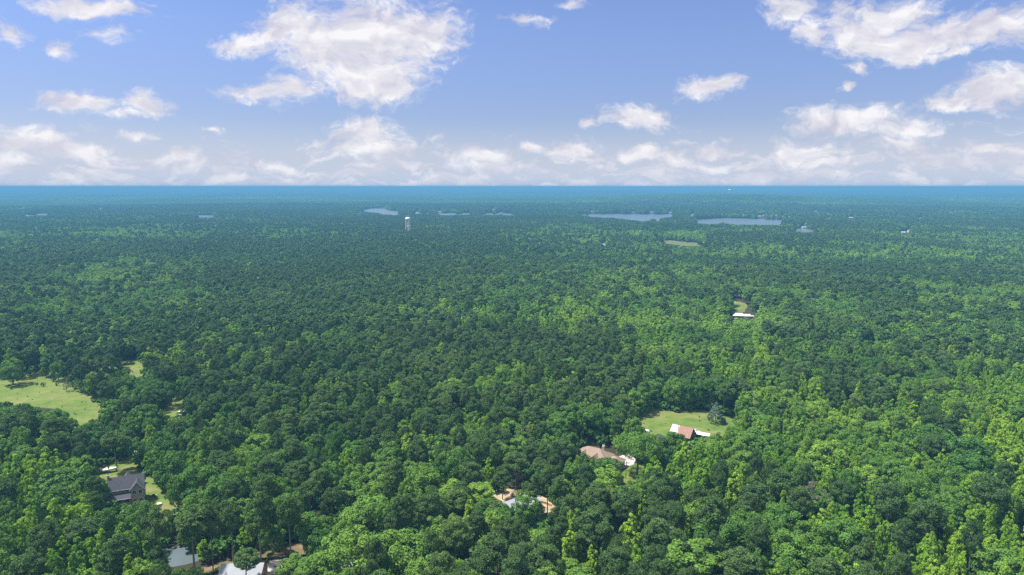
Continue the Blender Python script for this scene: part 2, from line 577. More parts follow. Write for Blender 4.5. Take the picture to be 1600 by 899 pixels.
# outlines as they lie on the ground, read off the photograph
FIELD = [(-60, 592), (12, 594), (40, 590), (60, 582), (80, 582), (96, 586), (108, 606), (124, 613), (146, 625), (164, 638), (160, 647), (140, 652), (122, 661), (113, 670), (98, 650), (88, 637), (56, 632), (12, 627), (-60, 626)]
FIELD2 = [(184, 571), (200, 561), (212, 562), (222, 567), (227, 577), (222, 586), (209, 589), (200, 581), (190, 573)]
STRIP = [(268, 613), (286, 613), (287, 632), (282, 645), (268, 650), (258, 657), (250, 650), (250, 640), (262, 634), (268, 630)]
YARD = [(148, 738), (165, 727), (205, 718), (214, 735), (230, 742), (238, 765), (262, 775), (288, 790), (274, 802), (270, 822), (254, 822), (250, 800), (236, 790), (190, 792), (176, 786), (170, 770), (166, 752), (150, 750)]
MEADOW = [(1019, 640), (1038, 641), (1053, 644), (1072, 643), (1105, 644), (1131, 650), (1156, 658), (1144, 668), (1123, 682), (1098, 690), (1075, 691), (1060, 684), (1030, 680), (1011, 678), (1002, 671), (1000, 655)]
SAND = [(755, 777), (772, 770), (800, 766), (818, 770), (840, 778), (862, 789), (864, 800), (872, 815), (858, 812), (845, 800), (838, 790), (800, 800), (772, 795), (764, 788)]
PAD = [(966, 714), (980, 708), (994, 715), (990, 726), (971, 733), (966, 731)]
DLAWN = [(966, 733), (990, 726), (1004, 728), (1002, 744), (985, 752), (968, 752)]
FARMYARD = [(1147, 471), (1155, 472), (1165, 475), (1163, 487), (1149, 487)]
ROAD2 = [(1142, 458.5), (1160, 460), (1178, 464.5), (1176, 467), (1158, 463.5), (1142, 461.5)]
FARCLEAR = [(1006, 376.5), (1040, 376), (1075, 378.5), (1112, 383.5), (1108, 386.5), (1060, 383.5), (1020, 379.5)]
SITE = [(296, 899), (318, 888), (345, 882), (352, 876), (396, 871), (400, 859), (440, 853), (470, 856), (505, 858), (518, 864), (512, 874), (470, 876), (446, 884), (452, 899)]
LK = {
 'a': [(560, 329), (575, 326.5), (590, 325.5), (600, 323), (604, 328), (625, 331.5), (625, 336), (600, 335), (580, 331.5)],
 'b': [(35, 335.6), (75, 333.6), (76, 336.4), (35, 337.8)],
 'c': [(302, 337), (335, 336.2), (335, 339.5), (315, 340.2)],
 'd': [(682, 333.4), (735, 332.8), (738, 335.8), (690, 336.2)],
 'i': [(742, 333.2), (800, 333.6), (802, 335.6), (745, 335.4)],
 'j': [(634, 331.6), (672, 332.2), (672, 334.4), (636, 333.8)],
 'e': [(890, 335), (970, 334.6), (1055, 335.6), (1050, 338.5), (1033, 341), (1028, 347), (1020, 342), (1004, 347), (986, 343.5), (970, 341.5), (942, 339.5), (915, 337.5)],
 'f': [(1085, 343.8), (1135, 340.5), (1176, 342), (1224, 345), (1220, 351.5), (1168, 351), (1151, 351.5), (1129, 347.5), (1113, 350.5), (1091, 349.5)],
 'g': [(1238, 356.2), (1278, 359.6), (1272, 363.2), (1245, 362.2)],
 'h': [(1215, 344.6), (1240, 345.4), (1240, 347), (1215, 346.8)],
}
def ragged(poly, seed):
    r_ = random.Random(seed); out = []
    for i, a in enumerate(poly):
        b = poly[(i + 1) % len(poly)]
        k = max(1, int(math.hypot(b[0] - a[0], b[1] - a[1]) / 7))
        for j in range(k):
            t = j / k
            out.append((a[0] + (b[0] - a[0]) * t + r_.uniform(-1.5, 1.5), a[1] + (b[1] - a[1]) * t + (r_.uniform(-.8, .8) if k > 1 else 0)))
    return out


FARCLEAR = ragged(FARCLEAR, 5)
LK = {k: ragged(v, ord(k)) for k, v in LK.items()}
SHED = [(780, 792), (822, 768), (834, 771), (843, 781), (838, 792), (797, 799)]
POND = [(262, 862), (280, 858), (300, 862), (318, 866), (310, 874), (290, 878), (272, 882), (268, 872)]
KEEP = [FIELD, FIELD2, STRIP, YARD, MEADOW, SAND, PAD, DLAWN, FARMYARD, SITE, SHED, POND, FARCLEAR] + list(LK.values()) + [
 [(900, 700), (917, 690), (945, 700), (952, 712), (937, 712), (925, 705)],
 [(1142, 486), (1182, 487), (1182, 495), (1142, 496)], ROAD2,
 [(350, 878), (411, 875), (410, 899), (350, 899)],
 [(174, 746), (230, 738), (232, 775), (205, 790), (174, 778)],
 [(203, 701), (222, 699), (221, 709), (203, 711)],
 [(277, 644), (288, 644), (288, 650), (277, 650)],
 [(939, 378), (949, 378), (949, 386), (939, 386)],
 [(1404, 361), (1424, 361), (1424, 366), (1404, 366)],
 [(631, 336), (643, 336), (643, 357), (631, 357)],
 [(1137, 297), (1143, 297), (1143, 303), (1137, 303)],
]
for (x_, y_, w2, h2) in [(945,384,5,3),(1018,332,4,2.2),(925,331,4,2),(989,332,4,2),(1047,332.4,4,2),(1082,336,4,2),(1186,338,4,2),(1194,337,4,2),(1204,338,4,2),(1213,337,4,2),(1223,339,4,2),
  (1233,339.5,4,2),(1256,355.6,4,2.5),(1295,342.5,4,2.2),(1330,341,6,2.5),(1437,342.5,4,2),(1411,365,4,2.5),(1421,362,4,2.2),(1375,360,4,2),(1274,331,4,2),(771,328,4,2),(782,333.6,4,2),(687,332,4,2.5),(652,333,4,2),(157,327.5,4,2),(280,360,4,2)]:
    KEEP.append([(x_ - w2, y_ - h2), (x_ + w2, y_ - h2), (x_ + w2, y_ + h2), (x_ - w2, y_ + h2)])
# ground under the things themselves (no trunk may stand there)
NOTREE_W = []


def sheet(name, poly, material, z=0.02, kind='structure', jitter=0.8, grow=0.0):
    pts = [Vector(at(x, y)) for x, y in poly]
    out = []
    rnd = random.Random(len(name) * 7 + len(poly))
    for i, a in enumerate(pts):
        b = pts[(i + 1) % len(pts)]
        k = max(1, int((b - a).length / 3.0))
        k = min(k, 40)
        nrm = (b - a).orthogonal().normalized() if (b - a).length > 0 else Vector((0, 0, 0))
        for j in range(k):
            q = a.lerp(b, j / k)
            jt = jitter * (0.5 if j == 0 else 1)
            out.append(Vector((q.x + rnd.uniform(-jt, jt), q.y + rnd.uniform(-jt, jt), 0)))
    if grow:
        c_ = sum(out, Vector((0, 0, 0))) / len(out)
        out = [q + (q - c_).normalized() * grow for q in out]
    bm = bmesh.new()
    vs = [bm.verts.new((q.x, q.y, z)) for q in out]
    es = [bm.edges.new((vs[i], vs[(i + 1) % len(vs)])) for i in range(len(vs))]
    bmesh.ops.triangle_fill(bm, use_beauty=True, edges=es, normal=(0, 0, 1))
    me = bpy.data.meshes.new(name)
    bm.to_mesh(me); bm.free()
    me.materials.append(material)
    o = bpy.data.objects.new(name, me)
    COL.objects.link(o)
    return tag(o, kind=kind)


sheet('meadow', FIELD, GM['grass'], grow=6)
sheet('meadow', FIELD2, GM['grass'], 0.021, grow=3)
sheet('meadow', STRIP, GM['grass'], 0.022, grow=3)
sheet('lawn', YARD, GM['lawn'], 0.023, grow=3.0)
sheet('meadow', MEADOW, GM['lawn'], 0.024, grow=3.5)
sheet('sandy_ground', SAND, GM['sand'], 0.025, grow=2.0)
sheet('driveway', PAD, GM['concrete'] if 'concrete' in GM else M['concrete'], 0.040, jitter=0.1)
sheet('lawn', DLAWN, GM['lawn'], 0.026, grow=2.5)
sheet('meadow', FARMYARD, GM['grass'], 0.027, grow=2)
sheet('road', ROAD2, GM['gravel'], 0.03, grow=1)
sheet('meadow', FARCLEAR, GM['dry'], 0.05, grow=0, jitter=4)
sheet('bare_ground', SITE, GM['clay'], 0.028, grow=2)
sheet('gravel_drive', [(412, 899), (414, 884), (424, 876), (440, 877), (446, 884), (452, 899)], GM['gravel'], 0.045)
sheet('gravel_drive', [(440, 877), (424, 876), (430, 870), (445, 869), (449, 874)], GM['gravel'], 0.046)
sheet('dirt_road', [(196, 704), (224, 698), (230, 700), (206, 709)], GM['gravel'], 0.032)
sheet('pond', POND, M['water'], 0.035, grow=2)
for k_ in LK:
    sheet('lake', LK[k_], M['water'], 0.06 + 0.01 * ord(k_[0]) / 97, jitter=1)

# ------------------------------------------------------------------ haze
hz = MB().box(-30500, 30500, -30500, 30500, -60, 127).build('haze', None)
hz.data.materials.clear()
hm = bpy.data.materials.new('haze')
hm.use_nodes = True
n = NT(hm.node_tree)
o_ = n.n('ShaderNodeOutputMaterial')
v_ = n.n('ShaderNodeVolumePrincipled')
v_.inputs['Color'].default_value = (0.145, 0.42, 0.69, 1)
v_.inputs['Density'].default_value = 0.00022
v_.inputs['Anisotropy'].default_value = 0.0
n.l(v_.outputs[0], o_.inputs['Volume'])
hz.data.materials.append(hm)
tag(hz, kind='stuff')


# ------------------------------------------------------------------ trees: mesh generators
def unit(a):
    return a / np.maximum(np.linalg.norm(a, axis=1, keepdims=True), 1e-9)


def cards(P, N, size, asp, rng):
    r_ = unit(rng.normal(size=P.shape))
    T = unit(np.cross(N, r_))
    B = np.cross(N, T)
    s = size[:, None]
    V = np.stack([P + T * s, P + B * s * asp, P - T * s, P - B * s * asp], 1).reshape(-1, 3)
    return V


def clump_cards(C, rad_c, n_total, size, asp, rng, up=0.35, rnd=0.55, squash=1.0, crown_c=None):
    """leaf cards on the upper/outer shells of the clumps"""
    wgt = rad_c ** 2
    idx = rng.choice(len(C), n_total, p=wgt / wgt.sum())
    d = unit(rng.normal(size=(n_total, 3)))
    if crown_c is not None:
        o = unit(C - crown_c)[idx]
        d = unit(d + o * 0.75 + np.array([0, 0, 0.25]))
    rr = rad_c[idx] * (0.62 + 0.42 * rng.random(n_total) ** 0.6)
    off = d * rr[:, None]
    off[:, 2] *= squash
    P = C[idx] + off
    N = unit(d + np.array([0, 0, up]) + rng.normal(size=(n_total, 3)) * rnd)
    s = size * (0.6 + 0.8 * rng.random(n_total))
    lvc = rng.random(len(C))
    lv = np.clip(0.5 + 0.35 * (lvc[idx] - 0.5) + 0.55 * (rng.random(n_total) - 0.5), 0, 1)
    return cards(P, N, s, asp, rng), lv


def oak_shape(rng, H, Rc, ncl):
    zc = H * 0.54
    d = unit(rng.normal(size=(ncl * 3, 3)))
    d = d[d[:, 2] > -0.85][:ncl]
    k = np.array([rng.normal(size=3) * 1.6 for _ in range(5)])
    lob = np.sum(np.sin(d @ k.T + rng.random(5) * 6), 1) / 5
    rr = 0.82 + 0.26 * lob + 0.06 * rng.normal(size=len(d))
    rr *= np.where(rng.random(len(d)) < 0.25, 0.6, 1.0)
    C = d * rr[:, None] * np.array([Rc, Rc, H * 0.43])
    C[:, 2] += zc
    rad_c = Rc * 0.245 * (0.7 + 0.6 * rng.random(len(C)))
    return C, rad_c, np.array([0, 0, zc])


def poplar_shape(rng, H, Rc, ncl):
    C, r_ = [], []
    nl = 2 + int(rng.random() * 3)
    for q in range(nl):
        h = H * (1 if q == 0 else rng.uniform(0.72, 0.93))
        off = np.zeros(2) if q == 0 else rng.normal(size=2) * Rc * 0.42
        for _ in range(ncl // nl):
            t = rng.random() ** 0.8
            z = h * (0.22 + 0.76 * t)
            prof = Rc * (0.40 + 0.62 * (1 - t ** 2.2)) * (1 if t < 0.93 else 0.4) * (0.75 if nl > 1 else 1)
            a = rng.random() * 2 * PI
            rr = prof * math.sqrt(rng.random()) * 0.95
            C.append((off[0] + rr * math.cos(a), off[1] + rr * math.sin(a), z - 0.2 * rr))
            r_.append(Rc * 0.26 * (0.65 + 0.5 * rng.random()) * (1 - 0.35 * t))
    return np.array(C), np.array(r_), np.array([0, 0, H * 0.5])


def pine_shape(rng, H, Rc, ncl):
    zc = H * 0.70
    d = unit(rng.normal(size=(ncl * 3, 3)))
    d = d[d[:, 2] > -0.75][:ncl]
    k = np.array([rng.normal(size=3) * 1.3 for _ in range(4)])
    lob = np.sum(np.sin(d @ k.T + rng.random(4) * 6), 1) / 4
    rr = (0.74 + 0.28 * lob) * (0.45 + 0.55 * rng.random(len(d)) ** 0.45)
    taper = np.where(d[:, 2] < 0, 1.0, 1.0 - 0.22 * d[:, 2])
    C = d * rr[:, None] * np.array([Rc, Rc, H * 0.31]) * np.stack([taper, taper, np.ones_like(taper)], 1)
    C[:, 2] += zc
    rad_c = Rc * 0.25 * (0.6 + 0.7 * rng.random(len(C)))
    return C, rad_c, np.array([0, 0, zc - H * 0.1])


def cedar_shape(rng, H, Rc, ncl):
    t = rng.random(ncl)
    a = rng.random(ncl) * 2 * PI
    prof = Rc * (1 - t ** 1.5) * 0.95
    rr = prof * np.sqrt(0.3 + 0.7 * rng.random(ncl))
    C = np.stack([rr * np.cos(a), rr * np.sin(a), H * (0.08 + 0.88 * t)], 1)
    rad_c = Rc * 0.2 * (1.25 - 0.8 * t) * (0.7 + 0.5 * rng.random(ncl))
    return C, rad_c, np.array([0, 0, H * 0.4])


# kind: shape fn, H, Rc, clumps, leaf cards, size, aspect, up, rnd, squash
SPEC = {
 'oak': (oak_shape, 18, 7.0, 78, 8200, 0.33, 0.62, 0.35, 0.55, 0.85),
 'poplar': (poplar_shape, 17.5, 5.2, 70, 6000, 0.34, 0.6, 0.2, 0.65, 1.0),
 'pine': (pine_shape, 22, 5.2, 75, 8800, 0.34, 0.34, 0.2, 1.2, 0.75),
 'cedar': (cedar_shape, 11, 4.2, 70, 4200, 0.32, 0.4, 0.3, 0.9, 0.6),
 'bush': (oak_shape, 5.0, 2.8, 22, 1100, 0.34, 0.6, 0.3, 0.6, 0.8),
}


def trunk_mb(kind, C, rng, H, full=True):
    mb = MB()
    if kind == 'pine':
        r0, top = 0.27, H * 0.9
        b = rng.normal(size=2) * 0.25
        mb.tube([(0, 0, -0.3), (b[0] * .4, b[1] * .4, H * 0.3), (b[0], b[1], H * 0.6), (b[0] * .5, b[1] * .5, top)], [r0, r0 * .85, r0 * .62, 0.06], 7)
        nb = 9 if full else 0
        base = lambda c: (b[0] * .8, b[1] * .8, max(H * 0.42, c[2] - 1.5))
        r1 = 0.075
    elif kind in ('oak', 'bush'):
        s = H / 18
        r0 = 0.42 * s
        b = rng.normal(size=2) * 0.3 * s
        mb.tube([(0, 0, -0.3), (b[0], b[1], H * 0.22), (b[0] * 1.5, b[1] * 1.5, H * 0.5), (0, 0, H * 0.78)], [r0 * 1.2, r0 * .9, r0 * .5, 0.07 * s], 8)
        nb = 12 if full else 0
        base = lambda c: (b[0], b[1], H * rng.uniform(0.2, 0.42))
        r1 = 0.17 * s
    else:
        r0 = 0.22
        mb.tube([(0, 0, -0.3), (0, 0, H * 0.4), (0, 0, H * 0.92)], [r0, r0 * .7, 0.04], 7)
        nb = 5 if full else 0
        base = lambda c: (0, 0, max(1.0, c[2] * 0.75))
        r1 = 0.07
    for i in rng.choice(len(C), min(nb, len(C)), replace=False):
        c = C[i]
        p0 = Vector(base(c)); p1 = Vector(c)
        mid = p0.lerp(p1, 0.5) + Vector((0, 0, 0.4))
        mb.tube([p0, mid, p1], [r1, r1 * .65, r1 * .2], 5, cap=False)
    return mb


def quads_mesh(name, V, lv, material, hue=None):
    nq = len(V) // 4
    me = bpy.data.meshes.new(name)
    me.vertices.add(len(V)); me.loops.add(nq * 4); me.polygons.add(nq)
    me.vertices.foreach_set('co', V.astype(np.float32).ravel())
    me.loops.foreach_set('vertex_index', np.arange(nq * 4, dtype=np.int32))
    me.polygons.foreach_set('loop_start', np.arange(0, nq * 4, 4, dtype=np.int32))
    me.update(calc_edges=True)
    if lv is not None:
        a = me.attributes.new('lv', 'FLOAT', 'FACE')
        a.data.foreach_set('value', lv.astype(np.float32))
    if hue is not None:
        a = me.attributes.new('hue', 'FLOAT_COLOR', 'FACE')
        h4 = np.concatenate([hue, np.ones((nq, 1))], 1).astype(np.float32)
        a.data.foreach_set('color', h4.ravel())
    me.materials.append(material)
    return me


PROTO = {}     # (kind, variant) -> (crown mesh, trunk mesh, H, Rc)
LOD = {}       # (kind, variant, level) -> merged mesh


def merged(name, V, lv, leafmat, tmb, barkmat):
    nq = len(V) // 4
    TV = np.array(tmb.V, float).reshape(-1, 3)
    nv = len(V)
    loops = list(range(nq * 4)); starts = list(range(0, nq * 4, 4)); k = nq * 4
    for f in tmb.F:
        starts.append(k); loops += [i + nv for i in f]; k += len(f)
    me = bpy.data.meshes.new(name)
    me.vertices.add(nv + len(TV)); me.loops.add(k); me.polygons.add(len(starts))
    me.vertices.foreach_set('co', np.concatenate([V, TV]).astype(np.float32).ravel())
    me.loops.foreach_set('vertex_index', np.array(loops, dtype=np.int32))
    me.polygons.foreach_set('loop_start', np.array(starts, dtype=np.int32))
    me.update(calc_edges=True)
    a = me.attributes.new('lv', 'FLOAT', 'FACE')
    a.data.foreach_set('value', np.concatenate([lv, np.full(len(tmb.F), .5)]).astype(np.float32))
    me.materials.append(leafmat); me.materials.append(barkmat)
    me.polygons.foreach_set('material_index', np.array([0] * nq + [1] * len(tmb.F), dtype=np.int32))
    return me


NVAR = {'oak': 9, 'poplar': 8, 'pine': 9, 'bush': 3}
LEAFM = {'oak': 'oak_leaf', 'poplar': 'poplar_leaf', 'pine': 'pine_leaf', 'bush': 'oak_leaf', 'cedar': 'silver_leaf'}
BARKM = {'oak': 'bark', 'poplar': 'bark', 'pine': 'pine_bark', 'bush': 'bark', 'cedar': 'bark'}
KID = {'oak': 1, 'poplar': 2, 'pine': 3, 'bush': 4, 'cedar': 5}


def make_variant(kind, v):
    fn, H, Rc, ncl, nleaf, size, asp, up, rnd, sq = SPEC[kind]
    rng = np.random.default_rng(KID[kind] * 1000 + v)
    Hv = H * rng.uniform(0.94, 1.06); Rv = Rc * rng.uniform(0.86, 1.14)
    C, rc, cc = fn(rng, Hv, Rv, ncl)
    V, lv = clump_cards(C, rc, nleaf, size, asp, rng, up, rnd, sq, cc)
    tm = trunk_mb(kind, C, rng, Hv)
    crown = quads_mesh(kind + ' crown', V, lv, M[LEAFM[kind]])
    tme = bpy.data.meshes.new(kind + ' trunk')
    tme.from_pydata(tm.V, [], tm.F); tme.materials.append(M[BARKM[kind]])
    PROTO[kind, v] = (crown, tme, Hv, Rv)
    LOD[kind, v, 0] = merged('lod', V, lv, M[LEAFM[kind]], tm, M[BARKM[kind]])
    for lev, (fr, fs) in ((1, (0.30, 1.75)), (2, (0.085, 3.0))):
        V1, l1 = clump_cards(C, rc, int(nleaf * fr), size * fs, max(asp, 0.5), rng, up, rnd * 0.8, sq, cc)
        LOD[kind, v, lev] = merged('lod', V1, l1, M[LEAFM[kind]], trunk_mb(kind, C, rng, Hv, False), M[BARKM[kind]])


for kd in ('oak', 'poplar', 'pine', 'bush'):
    for v in range(NVAR[kd]):
        make_variant(kd, v)

# ------------------------------------------------------------------ where each kind grows (read off the photograph)
# photo x, y, half width, half height: poplar, oak, pine weights
ZONES = [
 (1480, 850, 220, 90, 7, 1.2, .5), (1560, 660, 120, 60, 8, .5, .2), (1330, 640, 120, 30, 3, 3, .5), (1330, 700, 90, 50, 1, 5, .6), (1480, 730, 110, 50, .8, 4, 1.4),
 (1130, 700, 120, 35, 2.5, 3, .5), (1100, 860, 80, 50, .4, 5, 1), (980, 860, 60, 50, 4, .5, 2), (1180, 800, 90, 45, 1, 1, 3),
 (1000, 800, 70, 35, .8, .6, 5), (60, 780, 90, 60, 5, 2, .8), (120, 690, 80, 40, 1, 4, 1.5), (330, 720, 110, 70, .6, 5, 1),
 (480, 680, 150, 60, 2.6, 2, 2), (600, 600, 320, 70, 1.0, 1.5, 5), (560, 560, 60, 12, 3, 1, 1), (900, 580, 200, 70, .9, 1.5, 5),
 (590, 800, 120, 70, .5, 5, 1.4), (720, 720, 90, 40, .8, 3, 3), (150, 515, 200, 40, .3, .6, 6), (450, 530, 200, 25, 1.2, 4, 1),
 (330, 480, 200, 30, .9, 2.4, 4), (700, 440, 260, 30, .5, 1.2, 7), (1300, 570, 200, 40, .6, 2.2, 4), (1130, 560, 120, 30, 1.4, 3, 1.5),
 (1450, 520, 200, 50, .3, 3, 4), (1250, 480, 120, 20, .5, 5, .5), (1060, 475, 80, 20, .5, 5, .5), (1030, 430, 120, 14, 4, 2, 1),
 (830, 470, 160, 25, 2, 3, 2), (1400, 440, 250, 25, .6, 2, 5), (1250, 410, 200, 12, 1, 2, 3), (900, 400, 200, 20, 1.5, 3, 1.5),
 (200, 370, 220, 12, 3.5, 3, 1), (230, 420, 250, 20, 1, 3, 2), (1540, 388, 120, 12, 4, 2, 1), (1130, 395, 200, 10, 2, 3, 1.5),
 (930, 360, 90, 5, 4, 1, 1), (1060, 366, 80, 4, 3, 1, 1), (1215, 360, 70, 4, 4, 1, 1), (350, 380, 200, 10, .6, 1, 4), (700, 380, 150, 12, .4, 1, 4),
 (150, 620, 60, 30, .5, 3, 2), (1200, 640, 50, 20, 1, 5, 1), (850, 700, 120, 40, .3, 2, 4), (700, 850, 90, 40, .3, 1.5, 4),
 (870, 830, 60, 40, .3, 1, 5), (420, 820, 120, 35, .2, 1.4, 4), (560, 650, 200, 30, 1.5, 1.6, 4), (350, 630, 90, 50, 1.2, 3, 1.6), (440, 620, 60, 40, 3.2, 2, 1),
]


def vnoise(X, Y, s, seed):
    """smooth value noise, vectorised"""
    X, Y = np.asarray(X) / s, np.asarray(Y) / s
    xi, yi = np.floor(X).astype(np.int64), np.floor(Y).astype(np.int64)
    fx, fy = X - xi, Y - yi
    fx, fy = fx * fx * (3 - 2 * fx), fy * fy * (3 - 2 * fy)
    def h(a, b):
        v = (a * 374761393 + b * 668265263 + seed * 974634777) & 0xffffffff
        v = ((v ^ (v >> 13)) * 1274126177) & 0xffffffff
        return ((v ^ (v >> 16)) & 0xffff) / 65535.0
    return (h(xi, yi) * (1 - fx) + h(xi + 1, yi) * fx) * (1 - fy) + (h(xi, yi + 1) * (1 - fx) + h(xi + 1, yi + 1) * fx) * fy


def kind_probs(X, Y):
    px, py, f = project(np.stack([X, Y, np.full(len(X), 14.0)], 1))
    wt = np.zeros((len(X), 3)) + np.array([0.18, 0.8, 1.0]) * 0.14
    for (cx, cy_, rx, ry, a, b, c) in ZONES:
        g = np.exp(-(((px - cx) / rx) ** 2 + ((py - cy_) / ry) ** 2))
        wt += g[:, None] * np.array([a, b, c]) * 0.45
    n1 = vnoise(X, Y, 34, 1) * 0.42 + vnoise(X, Y, 90, 2) * 0.28 + vnoise(X + Y * .3, Y * .6, 230, 72) * 0.3
    n2 = vnoise(X, Y, 42, 3) * 0.42 + vnoise(X, Y, 130, 4) * 0.28 + vnoise(X + Y * .3, Y * .6, 230, 74) * 0.3
    n3 = vnoise(X, Y, 50, 5) * 0.42 + vnoise(X, Y, 160, 6) * 0.28 + vnoise(X + Y * .3, Y * .6, 230, 76) * 0.3
    wt *= np.exp(7.0 * (np.stack([n1, n2, n3], 1) - 0.5))
    return wt / wt.sum(1, keepdims=True)


def blocked(X, Y, H, Rc, tight=1.0, near=True):
    """a tree here would hide one of the open places"""
    Z = relief(X, Y)
    bad = np.zeros(len(X), bool)
    D = np.hypot(X, Y)
    pts = [(0, 0.0), (0, 0.35), (0, 0.7), (0, 0.97)]
    if near:
        pts += [(-0.75, 0.6), (0.75, 0.6), (-0.5, 0.85), (0.5, 0.85), (-0.6, 0.35), (0.6, 0.35)]
    for dx, hz_ in pts:
        px, py, _ = project(np.stack([X + dx * Rc * tight, Y, Z + H * hz_], 1))
        for poly in KEEP:
            bx = [q[0] for q in poly]; by = [q[1] for q in poly]
            s = (px > min(bx)) & (px < max(bx)) & (py > min(by)) & (py < max(by))
            if s.any():
                r_ = np.zeros(len(X), bool)
                r_[s] = inpoly(px[s], py[s], poly)
                bad |= r_
    return bad


